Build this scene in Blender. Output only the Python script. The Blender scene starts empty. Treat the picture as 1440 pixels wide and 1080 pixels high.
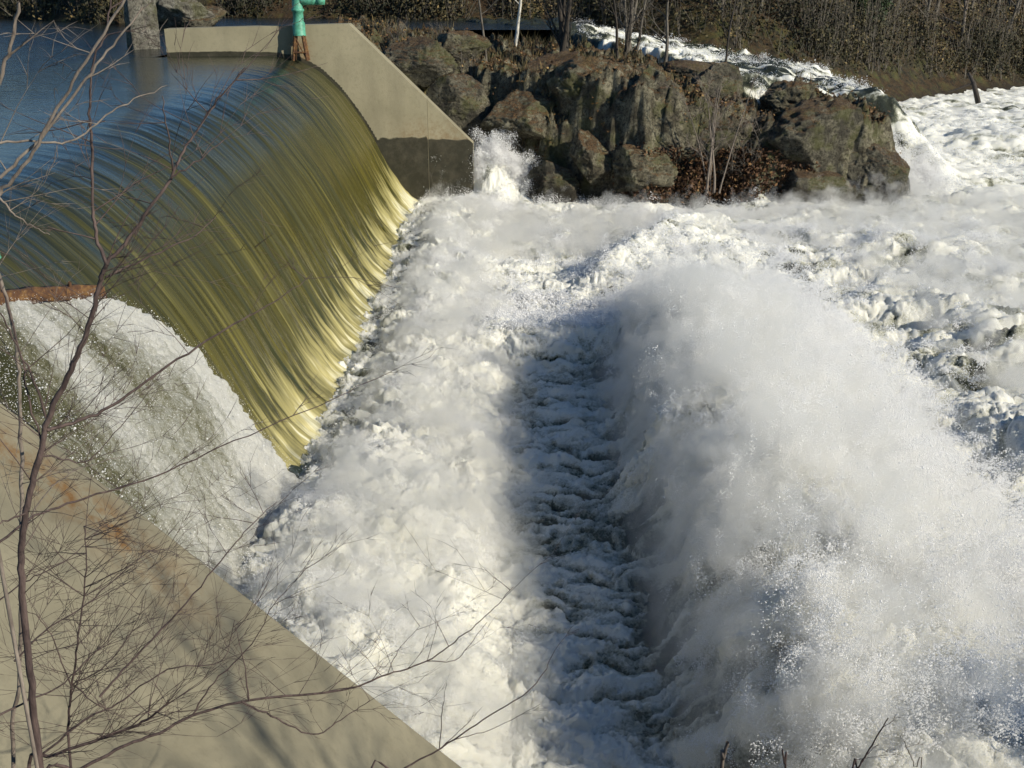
import bpy, math, random
import numpy as np
from mathutils import Vector
R = math.radians
SC = bpy.context.scene
COL = SC.collection
rng = np.random.default_rng(7)
random.seed(7)

# ------------------------------------------------------------------ camera
CAM_H = 7.7; PITCH = R(21.2); FPX = 1520.0
cam_d = bpy.data.cameras.new('camera')
cam = bpy.data.objects.new('camera', cam_d); COL.objects.link(cam)
cam.location = (0, 0, CAM_H); cam.rotation_euler = (R(90) - PITCH, 0, 0)
cam_d.sensor_width = 36; cam_d.lens = 36 * FPX / 1440
cam_d.clip_start = .05; cam_d.clip_end = 1500
SC.camera = cam

# ------------------------------------------------------------------ light
SUN = Vector((.78, -.46, .50)).normalized()
w = bpy.data.worlds.new('World'); SC.world = w; w.use_nodes = True
nt = w.node_tree; bg = nt.nodes['Background']
sky = nt.nodes.new('ShaderNodeTexSky'); sky.sky_type = 'NISHITA'; sky.sun_disc = False
sky.sun_elevation = math.asin(SUN.z); sky.sun_rotation = math.atan2(SUN.x, SUN.y)
sky.air_density = .9; sky.dust_density = .15; sky.ozone_density = 3.0
hs = nt.nodes.new('ShaderNodeHueSaturation'); hs.inputs['Saturation'].default_value = 1.22
nt.links.new(sky.outputs[0], hs.inputs['Color']); nt.links.new(hs.outputs[0], bg.inputs[0]); bg.inputs[1].default_value = .092
sd = bpy.data.lights.new('sun', 'SUN'); sd.energy = 5.0; sd.angle = R(.5); sd.color = (1, .92, .77)
so = bpy.data.objects.new('sun', sd); COL.objects.link(so)
so.rotation_euler = SUN.to_track_quat('Z', 'Y').to_euler()
SC.view_settings.view_transform = 'Standard'; SC.view_settings.look = 'None'
SC.view_settings.exposure = .20; SC.view_settings.gamma = 1
SC.cycles.max_bounces = 8; SC.cycles.diffuse_bounces = 3; SC.cycles.glossy_bounces = 3
SC.cycles.transparent_max_bounces = 8; SC.cycles.transmission_bounces = 2; SC.cycles.volume_bounces = 4
SC.cycles.caustics_reflective = False; SC.cycles.caustics_refractive = False
SC.cycles.use_denoising = True

# ------------------------------------------------------------------ measuring helpers
def ray(px, py):
    r = (px - 720) / FPX; d = (py - 540) / FPX
    return np.array([r, math.cos(PITCH) - d * math.sin(PITCH), -(math.sin(PITCH) + d * math.cos(PITCH))])
def at(px, py, Y):
    r = ray(px, py); t = Y / r[1]
    return np.array([0, 0, CAM_H]) + r * t

# ------------------------------------------------------------------ noise
def _hash(ix, iy, iz, s):
    h = (ix.astype(np.uint32) * np.uint32(374761393) + iy.astype(np.uint32) * np.uint32(668265263)
         + iz.astype(np.uint32) * np.uint32(2147483647 - 1013) + np.uint32(s * 362437 + 12345))
    h = (h ^ (h >> np.uint32(13))) * np.uint32(1274126177)
    h = (h ^ (h >> np.uint32(16))) * np.uint32(2246822519)
    return (h ^ (h >> np.uint32(15)))
def _u(h): return (h & np.uint32(0xFFFFFF)).astype(np.float32) / np.float32(0xFFFFFF)
def vn2(x, y, s=0):
    x = np.asarray(x, np.float32); y = np.asarray(y, np.float32)
    ix = np.floor(x).astype(np.int64); iy = np.floor(y).astype(np.int64)
    fx = x - ix; fy = y - iy
    ux = fx * fx * fx * (fx * (fx * 6 - 15) + 10); uy = fy * fy * fy * (fy * (fy * 6 - 15) + 10)
    z = np.zeros_like(ix)
    def g(dx, dy):
        a = _u(_hash(ix + dx, iy + dy, z, s)) * np.float32(2 * math.pi)
        return np.cos(a) * (fx - dx) + np.sin(a) * (fy - dy)
    a = g(0, 0) * (1 - ux) + g(1, 0) * ux; b = g(0, 1) * (1 - ux) + g(1, 1) * ux
    return (a * (1 - uy) + b * uy) * 1.5
def fbm2(x, y, o=5, s=0, gain=.5):
    a = 1.; t = 0.; n = 0.
    for k in range(o):
        t = t + a * vn2(x * 2.03 ** k + 17.3 * k, y * 2.03 ** k - 9.1 * k, s + k); n += a; a *= gain
    return t / n * 1.3
def vn3(x, y, z, s=0):
    ix = np.floor(x).astype(np.int64); iy = np.floor(y).astype(np.int64); iz = np.floor(z).astype(np.int64)
    fx = x - ix; fy = y - iy; fz = z - iz
    u = fx * fx * (3 - 2 * fx); v = fy * fy * (3 - 2 * fy); ww = fz * fz * (3 - 2 * fz)
    def g(a, b, c): return _u(_hash(ix + a, iy + b, iz + c, s)) * 2 - 1
    def l(a, b, t): return a + (b - a) * t
    return l(l(l(g(0,0,0), g(1,0,0), u), l(g(0,1,0), g(1,1,0), u), v),
             l(l(g(0,0,1), g(1,0,1), u), l(g(0,1,1), g(1,1,1), u), v), ww)
def fbm3(x, y, z, o=5, s=0, gain=.5):
    a = 1.; t = 0.; n = 0.
    for k in range(o):
        t = t + a * vn3(x * 2.03 ** k + 3.7 * k, y * 2.03 ** k, z * 2.03 ** k, s + k); n += a; a *= gain
    return t / n
def puffs(x, y, s=0):
    """rounded foam puffs: 0 in the creases .. 1 on top"""
    ix = np.floor(x).astype(np.int64); iy = np.floor(y).astype(np.int64)
    z = np.zeros_like(ix); best = np.full(np.shape(x), 9., np.float32)
    for dx in (-1, 0, 1):
        for dy in (-1, 0, 1):
            h = _hash(ix + dx, iy + dy, z, s)
            px = ix + dx + .5 + .8 * (_u(h) - .5); py = iy + dy + .5 + .8 * (_u(_hash(ix + dx, iy + dy, z, s + 77)) - .5)
            r = .75 + .5 * _u(_hash(ix + dx, iy + dy, z, s + 177))
            best = np.minimum(best, ((x - px) ** 2 + (y - py) ** 2) / (r * r))
    return np.sqrt(np.clip(1 - best, 0, 1))
def billow(x, y, o=6, s=0, gain=.55):
    a = 1.; t = 0.; n = 0.
    for k in range(o):
        t = t + a * np.abs(vn2(x * 2.07 ** k + 11.3 * k + .25 * t, y * 2.07 ** k - 5.1 * k, s + k)); n += a; a *= gain
    return np.clip(t / n * 2.6, 0, 1.4)
def ss(a, b, x):
    t = np.clip((x - a) / (b - a), 0, 1); return t * t * (3 - 2 * t)

# ------------------------------------------------------------------ object helpers
def tag(o, label=None, cat=None, group=None, kind=None):
    if label: o['label'] = label
    if cat: o['category'] = cat
    if group: o['group'] = group
    if kind: o['kind'] = kind
    return o
def np_mesh(name, verts, faces, mat=None, parent=None, smooth=True, attrs=None, loc=None):
    verts = np.asarray(verts, np.float32).reshape(-1, 3)
    me = bpy.data.meshes.new(name)
    if isinstance(faces, np.ndarray):
        n, k = faces.shape
        me.vertices.add(len(verts)); me.vertices.foreach_set('co', verts.ravel())
        me.loops.add(n * k); me.loops.foreach_set('vertex_index', faces.astype(np.int32).ravel())
        me.polygons.add(n); me.polygons.foreach_set('loop_start', np.arange(0, n * k, k, dtype=np.int32))
        me.update(calc_edges=True)
    else:
        me.from_pydata([tuple(map(float, v)) for v in verts], [], [tuple(map(int, f)) for f in faces]); me.update()
    if smooth: me.polygons.foreach_set('use_smooth', np.ones(len(me.polygons), bool))
    for k, v in (attrs or {}).items():
        a = me.attributes.new(k, 'FLOAT', 'POINT'); a.data.foreach_set('value', np.asarray(v, np.float32).ravel())
    if mat: me.materials.append(mat)
    o = bpy.data.objects.new(name, me); COL.objects.link(o)
    if parent: o.parent = parent
    if loc is not None: o.location = loc
    return o
def grid_faces(nu, nv):
    i = np.arange(nu * nv).reshape(nu, nv)
    return np.stack([i[:-1, :-1], i[1:, :-1], i[1:, 1:], i[:-1, 1:]], -1).reshape(-1, 4)
def thing(name, label, cat, loc=(0, 0, 0), group=None):
    o = bpy.data.objects.new(name, None); COL.objects.link(o); o.location = loc
    return tag(o, label, cat, group)
def grid_normals(P):
    du = np.gradient(P, axis=0); dv = np.gradient(P, axis=1)
    n = np.cross(du, dv); n /= np.linalg.norm(n, axis=-1, keepdims=True) + 1e-9
    return np.where(n[..., 2:3] < 0, -n, n)

class Tubes:
    def __init__(s): s.v = []; s.f = []; s.n = 0
    def add(s, pts, rad, k=5):
        pts = np.asarray(pts, float); m = len(pts); rad = np.broadcast_to(np.asarray(rad, float), (m,))
        t = np.gradient(pts, axis=0); t /= np.linalg.norm(t, axis=1, keepdims=True) + 1e-9
        ref = np.array([.31, .17, .93]) if abs(t[0] @ np.array([.31, .17, .93])) < .9 else np.array([1., 0, 0])
        a = np.cross(t, ref); a /= np.linalg.norm(a, axis=1, keepdims=True) + 1e-9; b = np.cross(t, a)
        an = np.arange(k) * 2 * math.pi / k
        ring = pts[:, None] + rad[:, None, None] * (np.cos(an)[None, :, None] * a[:, None] + np.sin(an)[None, :, None] * b[:, None])
        s.v.append(ring.reshape(-1, 3)); base = s.n
        i = np.arange(m - 1)[:, None] * k; j = np.arange(k)[None]; j2 = (j + 1) % k
        s.f.append(np.stack([i + j, i + j2, i + k + j2, i + k + j], -1).reshape(-1, 4) + base)
        s.n += m * k
        if rad[0] > .03:
            c = np.arange(k)
            s.f.append(np.array([[c[0], c[q], c[q + 1], c[0]] for q in range(1, k - 1, 1)])[:, [0, 2, 1, 0]][:0] + base)
    def build(s, name, mat, parent=None, loc=None):
        if not s.v: return None
        v = np.concatenate(s.v)
        if loc is not None: v = v - np.asarray(loc)[None]
        return np_mesh(name, v, np.concatenate(s.f), mat, parent)
def smooth_path(pts, n=6, jit=0.):
    pts = np.asarray(pts, float); m = len(pts)
    if m < 3:
        t = np.linspace(0, 1, n)[:, None]; out = pts[0] * (1 - t) + pts[1] * t
    else:
        P = np.vstack([2 * pts[0] - pts[1], pts, 2 * pts[-1] - pts[-2]]); out = []
        for i in range(m - 1):
            p0, p1, p2, p3 = P[i:i + 4]
            for t in np.linspace(0, 1, n, endpoint=False):
                out.append(.5 * (2 * p1 + (p2 - p0) * t + (2 * p0 - 5 * p1 + 4 * p2 - p3) * t * t + (3 * p1 - p0 - 3 * p2 + p3) * t ** 3))
        out.append(pts[-1]); out = np.array(out)
    if jit: out[1:-1] += rng.normal(0, jit, out[1:-1].shape)
    return out

# box with a little bevel
def bevel_box(name, size, mat, parent=None, loc=(0, 0, 0), rot=(0, 0, 0), bev=.02):
    x, y, z = [q / 2 for q in size]; b = min(bev, x * .4, y * .4, z * .4)
    vs = []; 
    for sx in (-1, 1):
        for sy in (-1, 1):
            for sz in (-1, 1):
                vs += [(sx * (x - b), sy * (y - b), sz * z), (sx * (x - b), sy * y, sz * (z - b)), (sx * x, sy * (y - b), sz * (z - b))]
    import bmesh
    bm = bmesh.new(); [bm.verts.new(v) for v in vs]; bmesh.ops.convex_hull(bm, input=bm.verts)
    me = bpy.data.meshes.new(name); bm.to_mesh(me); bm.free(); me.materials.append(mat)
    o = bpy.data.objects.new(name, me); COL.objects.link(o); o.parent = parent; o.location = loc; o.rotation_euler = rot
    return o

# ------------------------------------------------------------------ materials
def mat(name):
    m = bpy.data.materials.new(name); m.use_nodes = True
    return m, m.node_tree, m.node_tree.nodes['Principled BSDF']
def N(nt, t, **kw):
    n = nt.nodes.new(t)
    for k, v in kw.items():
        if k.startswith('i_'):
            key = k[2:]; key = int(key) if key.isdigit() else key.replace('_', ' ')
            n.inputs[key].default_value = v
        else: setattr(n, k, v)
    return n
def ramp(nt, fac, stops):
    r = nt.nodes.new('ShaderNodeValToRGB'); e = r.color_ramp.elements
    while len(e) < len(stops): e.new(.5)
    for q, (p, c) in zip(e, stops): q.position = p; q.color = (*c, 1) if len(c) == 3 else c
    nt.links.new(fac, r.inputs[0]); return r
def mix(nt, fac, a, b):
    m = nt.nodes.new('ShaderNodeMix'); m.data_type = 'RGBA'
    for s, v in ((0, fac), (6, a), (7, b)):
        if hasattr(v, 'is_linked') or isinstance(v, bpy.types.NodeSocket): nt.links.new(v, m.inputs[s])
        else: m.inputs[s].default_value = v if s == 0 else (*v, 1)
    return m.outputs[2]
def math_n(nt, op, a, b=None, clamp=False):
    m = nt.nodes.new('ShaderNodeMath'); m.operation = op; m.use_clamp = clamp
    for i, v in enumerate((a, b)):
        if v is None: continue
        if isinstance(v, bpy.types.NodeSocket): nt.links.new(v, m.inputs[i])
        else: m.inputs[i].default_value = v
    return m.outputs[0]
def noise(nt, scale, detail=5, rough=.55, vec=None, scl=None, dist=0.):
    n = N(nt, 'ShaderNodeTexNoise'); n.inputs['Scale'].default_value = scale; n.inputs['Detail'].default_value = detail
    n.inputs['Roughness'].default_value = rough; n.inputs['Distortion'].default_value = dist
    tc = N(nt, 'ShaderNodeTexCoord'); v = vec or tc.outputs['Object']
    if scl:
        mp = N(nt, 'ShaderNodeMapping'); mp.inputs['Scale'].default_value = scl; nt.links.new(v, mp.inputs[0]); v = mp.outputs[0]
    nt.links.new(v, n.inputs['Vector']); return n.outputs[0]
def bump(nt, bs, h, strength=.5, dist=.02):
    b = N(nt, 'ShaderNodeBump'); b.inputs['Strength'].default_value = strength; b.inputs['Distance'].default_value = dist
    nt.links.new(h, b.inputs['Height']); nt.links.new(b.outputs[0], bs.inputs['Normal']); return b
def attr(nt, name):
    a = N(nt, 'ShaderNodeAttribute'); a.attribute_name = name; return a.outputs['Fac']

# whitewater: foam over silty green river water; the foam value also carries painted shade
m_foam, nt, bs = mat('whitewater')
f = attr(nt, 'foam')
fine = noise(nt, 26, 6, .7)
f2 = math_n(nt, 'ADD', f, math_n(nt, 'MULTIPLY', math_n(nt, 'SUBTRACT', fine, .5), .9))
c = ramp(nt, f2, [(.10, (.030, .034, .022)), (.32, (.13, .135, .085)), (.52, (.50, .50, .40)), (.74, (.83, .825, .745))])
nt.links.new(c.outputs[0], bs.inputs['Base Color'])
rr = ramp(nt, f2, [(.2, (.08,) * 3), (.7, (.6,) * 3)]); nt.links.new(rr.outputs[0], bs.inputs['Roughness'])
bs.inputs['IOR'].default_value = 1.33
nt.links.new(ramp(nt, f2, [(.35, (0,) * 3), (.8, (.6,) * 3)]).outputs[0], bs.inputs['Subsurface Weight'])
bs.inputs['Subsurface Radius'].default_value = (1, .95, .8); bs.inputs['Subsurface Scale'].default_value = .05
bump(nt, bs, noise(nt, 34, 7, .8), 1., .05)

# smooth olive sheet over the crest
m_sheet, nt, bs = mat('falling_sheet')
tc = N(nt, 'ShaderNodeTexCoord')
sv = N(nt, 'ShaderNodeCombineXYZ'); nt.links.new(attr(nt, 'arc'), sv.inputs[0]); nt.links.new(attr(nt, 'across'), sv.inputs[1])
st1 = noise(nt, 1, 6, .62, sv.outputs[0], (.12, 6.5, 1), .04)
st2 = noise(nt, 1, 5, .65, sv.outputs[0], (.22, 30, 1), .04)
st3 = noise(nt, 1, 4, .6, sv.outputs[0], (.07, 1.3, 1), .05)
aer = attr(nt, 'aer')
streak = math_n(nt, 'ADD', math_n(nt, 'MULTIPLY', st1, .5), math_n(nt, 'ADD', math_n(nt, 'MULTIPLY', st2, .3), math_n(nt, 'MULTIPLY', st3, .2)))
c0 = ramp(nt, streak, [(.36, (.030, .036, .006)), (.46, (.048, .044, .008)), (.55, (.090, .078, .013)), (.68, (.18, .16, .045))])
dk = ramp(nt, streak, [(.40, (.006, .010, .010)), (.56, (.022, .027, .014)), (.68, (.08, .085, .045))])
thin = ramp(nt, math_n(nt, 'ADD', attr(nt, 'thin'), math_n(nt, 'MULTIPLY', math_n(nt, 'SUBTRACT', streak, .5), 1.4)), [(0, (0,) * 3), (1, (1,) * 3)])
c0o = mix(nt, thin.outputs[0], dk.outputs[0], c0.outputs[0])
a2 = math_n(nt, 'ADD', aer, math_n(nt, 'MULTIPLY', math_n(nt, 'SUBTRACT', streak, .5), 2.6), True)
c1 = mix(nt, ramp(nt, a2, [(.25, (0,) * 3), (.75, (1,) * 3)]).outputs[0], c0o, (.36, .32, .13))
c2 = mix(nt, ramp(nt, a2, [(.74, (0,) * 3), (1.0, (1,) * 3)]).outputs[0], c1, (.62, .60, .43))
nt.links.new(c2, bs.inputs['Base Color'])
nt.links.new(ramp(nt, a2, [(.2, (.13,) * 3), (.8, (.55,) * 3)]).outputs[0], bs.inputs['Roughness']); bs.inputs['IOR'].default_value = 1.48
hh = math_n(nt, 'ADD', noise(nt, 1.6, 4, .55, None, (1, 2.2, 1)), math_n(nt, 'MULTIPLY', noise(nt, 7, 3, .5, None, (1, 2, 1)), .22))
b1 = bump(nt, bs, streak, .38, .06); b2 = bump(nt, bs, hh, 1., .15); nt.links.new(attr(nt, 'still'), b2.inputs['Strength']); nt.links.new(b1.outputs[0], b2.inputs['Normal'])

# broken, frothy sheet below the flashboard
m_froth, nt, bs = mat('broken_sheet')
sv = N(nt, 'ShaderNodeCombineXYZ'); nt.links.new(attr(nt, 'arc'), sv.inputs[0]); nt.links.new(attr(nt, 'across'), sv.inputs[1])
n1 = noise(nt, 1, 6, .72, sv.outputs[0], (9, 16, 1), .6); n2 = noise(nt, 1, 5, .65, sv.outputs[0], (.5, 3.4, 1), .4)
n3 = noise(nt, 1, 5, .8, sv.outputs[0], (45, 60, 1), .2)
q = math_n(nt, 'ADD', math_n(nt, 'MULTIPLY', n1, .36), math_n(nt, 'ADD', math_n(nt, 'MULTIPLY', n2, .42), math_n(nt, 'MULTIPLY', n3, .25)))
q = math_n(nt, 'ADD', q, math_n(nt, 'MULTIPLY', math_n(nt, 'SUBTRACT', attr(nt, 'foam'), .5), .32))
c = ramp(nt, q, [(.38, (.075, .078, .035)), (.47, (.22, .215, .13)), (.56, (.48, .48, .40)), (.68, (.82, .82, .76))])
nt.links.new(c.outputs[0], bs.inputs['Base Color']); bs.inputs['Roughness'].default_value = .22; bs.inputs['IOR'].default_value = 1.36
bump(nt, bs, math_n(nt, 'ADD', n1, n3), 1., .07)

# still reservoir
m_res, nt, bs = mat('reservoir_water')
bs.inputs['Base Color'].default_value = (.010, .014, .012, 1); bs.inputs['Roughness'].default_value = .12; bs.inputs['IOR'].default_value = 1.48
hh = math_n(nt, 'ADD', noise(nt, 1.6, 4, .55, None, (1, 2.2, 1)), math_n(nt, 'MULTIPLY', noise(nt, 7, 3, .5, None, (1, 2, 1)), .22))
bump(nt, bs, hh, 1., .15)

# droplets
m_drop, nt, bs = mat('spray_droplets')
nt.nodes.remove(bs); out = nt.nodes['Material Output']
d_ = N(nt, 'ShaderNodeBsdfDiffuse'); t_ = N(nt, 'ShaderNodeBsdfTranslucent'); m_ = N(nt, 'ShaderNodeMixShader')
for q_ in (d_, t_): q_.inputs['Color'].default_value = (.93, .93, .92, 1)
m_.inputs[0].default_value = .42; nt.links.new(d_.outputs[0], m_.inputs[1]); nt.links.new(t_.outputs[0], m_.inputs[2]); nt.links.new(m_.outputs[0], out.inputs[0])

# concrete
def concrete(name, a, b, stain_attr=False):
    m, nt, bs = mat(name)
    n = noise(nt, .8, 6, .6); n2 = noise(nt, 9, 6, .7); n3 = noise(nt, 1.1, 4, .6, None, (1.4, 1.4, .25))
    c = mix(nt, ramp(nt, n, [(.35, (0,) * 3), (.65, (1,) * 3)]).outputs[0], a, b)
    c = mix(nt, math_n(nt, 'MULTIPLY', ramp(nt, n3, [(.45, (0,) * 3), (.75, (1,) * 3)]).outputs[0], .45), c, tuple(q * .55 for q in a))
    c = mix(nt, math_n(nt, 'MULTIPLY', ramp(nt, n2, [(.5, (0,) * 3), (.72, (1,) * 3)]).outputs[0], .35), c, tuple(q * .6 for q in b))
    wet = attr(nt, 'wet'); rust = attr(nt, 'rust')
    wn = math_n(nt, 'ADD', wet, math_n(nt, 'MULTIPLY', math_n(nt, 'SUBTRACT', noise(nt, 5, 5, .7), .5), .5))
    wr = ramp(nt, wn, [(.42, (0,) * 3), (.58, (1,) * 3)])
    rn = math_n(nt, 'MULTIPLY', rust, ramp(nt, noise(nt, 4.5, 6, .75), [(.38, (0,) * 3), (.66, (1,) * 3)]).outputs[0], True)
    c = mix(nt, rn, c, (.15, .078, .026)); c = mix(nt, math_n(nt, 'MULTIPLY', wr.outputs[0], .95), c, mix(nt, ramp(nt, noise(nt, 3, 6, .75), [(.45, (0,) * 3), (.68, (1,) * 3)]).outputs[0], (.016, .016, .009), (.045, .040, .026)))
    nt.links.new(c, bs.inputs['Base Color'])
    nt.links.new(ramp(nt, wr.outputs[0], [(0, (.9,) * 3), (1, (.5,) * 3)]).outputs[0], bs.inputs['Roughness'])
    bs.inputs['Specular IOR Level'].default_value = .25
    bump(nt, bs, noise(nt, 22, 6, .75), .35, .02)
    return m
m_conc = concrete('wall_concrete', (.27, .245, .165), (.225, .205, .135))
m_apron = concrete('apron_concrete', (.235, .215, .150), (.185, .168, .115))

def rock_mat(name, cols, leafy=.5, moss=(.10, .105, .03)):
    m, nt, bs = mat(name)
    n = noise(nt, 2.2, 8, .68, None, None, .4); n2 = noise(nt, 11, 7, .75); n3 = noise(nt, 1.2, 5, .6)
    c = ramp(nt, n, [(.34, cols[0]), (.46, cols[1]), (.56, cols[2]), (.68, cols[3])]).outputs[0]
    c = mix(nt, ramp(nt, n2, [(.40, (.85,) * 3), (.52, (0,) * 3)]).outputs[0], c, tuple(q * .22 for q in cols[1]))
    c = mix(nt, math_n(nt, 'MULTIPLY', ramp(nt, n3, [(.5, (0,) * 3), (.62, (1,) * 3)]).outputs[0], .6), c, moss)
    ge = N(nt, 'ShaderNodeNewGeometry'); sp = N(nt, 'ShaderNodeSeparateXYZ'); nt.links.new(ge.outputs['Normal'], sp.inputs[0])
    up = math_n(nt, 'ADD', sp.outputs[2], math_n(nt, 'MULTIPLY', math_n(nt, 'SUBTRACT', noise(nt, 3.5, 6, .7), .5), 1.2))
    lf = ramp(nt, noise(nt, 30, 3, .6), [(.38, (.020, .012, .005)), (.5, (.10, .045, .015)), (.6, (.23, .115, .035)), (.7, (.36, .22, .09))]).outputs[0]
    c = mix(nt, math_n(nt, 'MULTIPLY', ramp(nt, up, [(.62, (0,) * 3), (.78, (1,) * 3)]).outputs[0], leafy), c, lf)
    sz = N(nt, 'ShaderNodeSeparateXYZ'); nt.links.new(ge.outputs['Position'], sz.inputs[0])
    wl = math_n(nt, 'ADD', sz.outputs[2], math_n(nt, 'MULTIPLY', noise(nt, 2, 4, .6), 1.2))
    c = mix(nt, ramp(nt, math_n(nt, 'DIVIDE', wl, 4), [(.24, (.85,) * 3), (.40, (0,) * 3)]).outputs[0], c, (.020, .016, .010))
    nt.links.new(c, bs.inputs['Base Color']); bs.inputs['Roughness'].default_value = .85
    bs.inputs['Specular IOR Level'].default_value = .3
    bump(nt, bs, math_n(nt, 'ADD', n2, noise(nt, 28, 6, .8)), 1., .11)
    return m
m_rock = rock_mat('lichen_rock', [(.055, .046, .030), (.135, .12, .080), (.25, .23, .155), (.40, .37, .26)], .65)
m_rock2 = rock_mat('dark_rock', [(.040, .036, .028), (.10, .092, .066), (.19, .175, .125), (.30, .28, .20)], .5)
m_pier = rock_mat('grey_pier', [(.12, .11, .09), (.22, .205, .165), (.31, .295, .24), (.42, .40, .34)], .15)
m_soil = rock_mat('leafy_bank', [(.014, .013, .007), (.030, .027, .014), (.055, .046, .024), (.09, .075, .04)], .35)

def bark(name, a, b, sc=14):
    m, nt, bs = mat(name)
    n = noise(nt, sc, 5, .7, None, (1, 1, .25))
    nt.links.new(ramp(nt, n, [(.35, a), (.65, b)]).outputs[0], bs.inputs['Base Color']); bs.inputs['Roughness'].default_value = .85
    bump(nt, bs, n, .5, .01); return m
m_bark = bark('grey_bark', (.045, .038, .030), (.17, .15, .12))
m_barkd = bark('dark_bark', (.016, .013, .010), (.06, .048, .036))
m_birch = bark('birch_bark', (.35, .33, .28), (.75, .72, .64), 30)
m_twig = bark('twig_bark', (.035, .022, .020), (.115, .080, .070), 30)
m_twigl = bark('pale_twig', (.10, .08, .065), (.25, .21, .17), 30)
m_leaf, nt, bs = mat('dry_leaves')
oi = attr(nt, 'rnd')
nt.links.new(ramp(nt, oi, [(0, (.05, .022, .008)), (.35, (.10, .048, .018)), (.7, (.20, .11, .035)), (1, (.30, .21, .07))]).outputs[0], bs.inputs['Base Color']); bs.inputs['Roughness'].default_value = .8
m_brush, nt, bs = mat('brush_foliage')
oi = attr(nt, 'rnd')
nt.links.new(ramp(nt, oi, [(0, (.018, .020, .008)), (.35, (.040, .037, .014)), (.65, (.080, .064, .025)), (.9, (.13, .10, .04)), (1, (.23, .16, .06))]).outputs[0], bs.inputs['Base Color']); bs.inputs['Roughness'].default_value = .85
m_green, nt, bs = mat('evergreen_foliage')
oi = attr(nt, 'rnd')
nt.links.new(ramp(nt, oi, [(0, (.010, .022, .008)), (.6, (.030, .055, .018)), (1, (.09, .12, .035))]).outputs[0], bs.inputs['Base Color']); bs.inputs['Roughness'].default_value = .8
m_paint, nt, bs = mat('green_paint')
n = noise(nt, 9, 5, .7)
nt.links.new(ramp(nt, n, [(.32, (.04, .10, .06)), (.45, (.06, .25, .16)), (.7, (.10, .36, .25))]).outputs[0], bs.inputs['Base Color']); bs.inputs['Roughness'].default_value = .55
m_rust, nt, bs = mat('rusty_steel')
n = noise(nt, 12, 6, .7)
nt.links.new(ramp(nt, n, [(.35, (.045, .016, .006)), (.5, (.085, .038, .013)), (.65, (.18, .095, .026))]).outputs[0], bs.inputs['Base Color']); bs.inputs['Roughness'].default_value = .85
bump(nt, bs, n, .5, .01)

# ------------------------------------------------------------------ dam profile
WK = .2
def wallY(x): return 36.2 + WK * (x + 7)
PX = np.array([-60, -12, -9, -8.2, -7.5, -6.86, -6.22, -5.59, -4.95, -4.55, -4.21, -3.9, -3.55, -3.1, -2.4, -1.6])
PZ = np.array([5., 5., 4.99, 4.98, 4.94, 4.82, 4.48, 3.85, 2.92, 2.2, 1.48, .88, .35, .0, -.25, -.5])
def profile(x):
    # smooth interpolation
    xs = np.linspace(-12, -1.6, 400); zs = np.interp(xs, PX, PZ)
    k = np.hanning(25); k /= k.sum(); zz = np.convolve(np.pad(zs, 12, 'edge'), k, 'valid')
    return np.interp(x, xs, zz)

# ------------------------------------------------------------------ water: reservoir + falling sheet
def build_reservoir():
    v = [(-140, -30, 5.0), (-13, -30, 5.0), (-13, 39, 5.0), (-13, 140, 5.0), (-140, 140, 5.0)]
    o = np_mesh('reservoir_water', v, [(0, 1, 2, 3, 4)], m_res, smooth=False); tag(o, kind='structure')
    v = [(-13, 35.2, 5.0), (-11.2, 35.2, 5.0), (-11, 39, 5.0), (-6.5, 39, 5.0), (-5.5, 50.5, 5.0), (3, 51, 4.98), (4.5, 56, 4.9), (4, 62, 4.95), (-2, 140, 5.), (-13, 140, 5.0)]
    o = np_mesh('reservoir_water', v, [tuple(range(10))], m_res, smooth=False); tag(o, kind='structure')
build_reservoir()

xs = np.concatenate([np.linspace(-13, -7.2, 50), np.linspace(-7.2, -2.6, 210)[1:]])
ys = np.arange(6.2, 37.8, .045)
X, Y = np.meshgrid(xs, ys, indexing='ij'); Z = profile(X)
arc1 = np.concatenate([[0], np.cumsum(np.hypot(np.diff(xs), np.diff(profile(xs))))]); ARC = np.repeat(arc1[:, None], len(ys), 1)
P = np.stack([X, Y, Z], -1); Nn = grid_normals(P)
fall = ss(-8.3, -5.5, X)
d = (.05 * vn2(Y * 1.5, ARC * .12, 3) + .035 * vn2(Y * 4.5 + .3 * np.sin(ARC), ARC * .25, 4) + .014 * vn2(Y * 12, ARC * .5, 5)) * fall
rough = ss(2.2, .2, Z + .5 * vn2(Y * 3, Y * 0, 9))
d += rough * (.045 * vn2(Y * 7, ARC * 1.2, 11) + .03 * vn2(Y * 19, ARC * 3, 12))
P = P + Nn * d[..., None]
aer = ss(1.9, -.5, Z + .7 * vn2(Y * .9, Y * 0, 21) + .35 * vn2(Y * 5, Y * 0, 22)) * .95 + .25 * ss(30, 37, Y) * ss(4, 1, Z)
keep = Y[:-1, :-1] < np.where(X[:-1, :-1] < -10.9, 35.2, wallY(X[:-1, :-1]) + .12)
fc = grid_faces(len(xs), len(ys)).reshape(len(xs) - 1, len(ys) - 1, 4)[keep]
o = np_mesh('falling_water', P, fc, m_sheet, attrs={'arc': ARC, 'across': Y, 'aer': aer, 'thin': ss(-7.4, -4.0, X), 'still': ss(-8.0, -12.5, X)}); tag(o, kind='structure')

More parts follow.
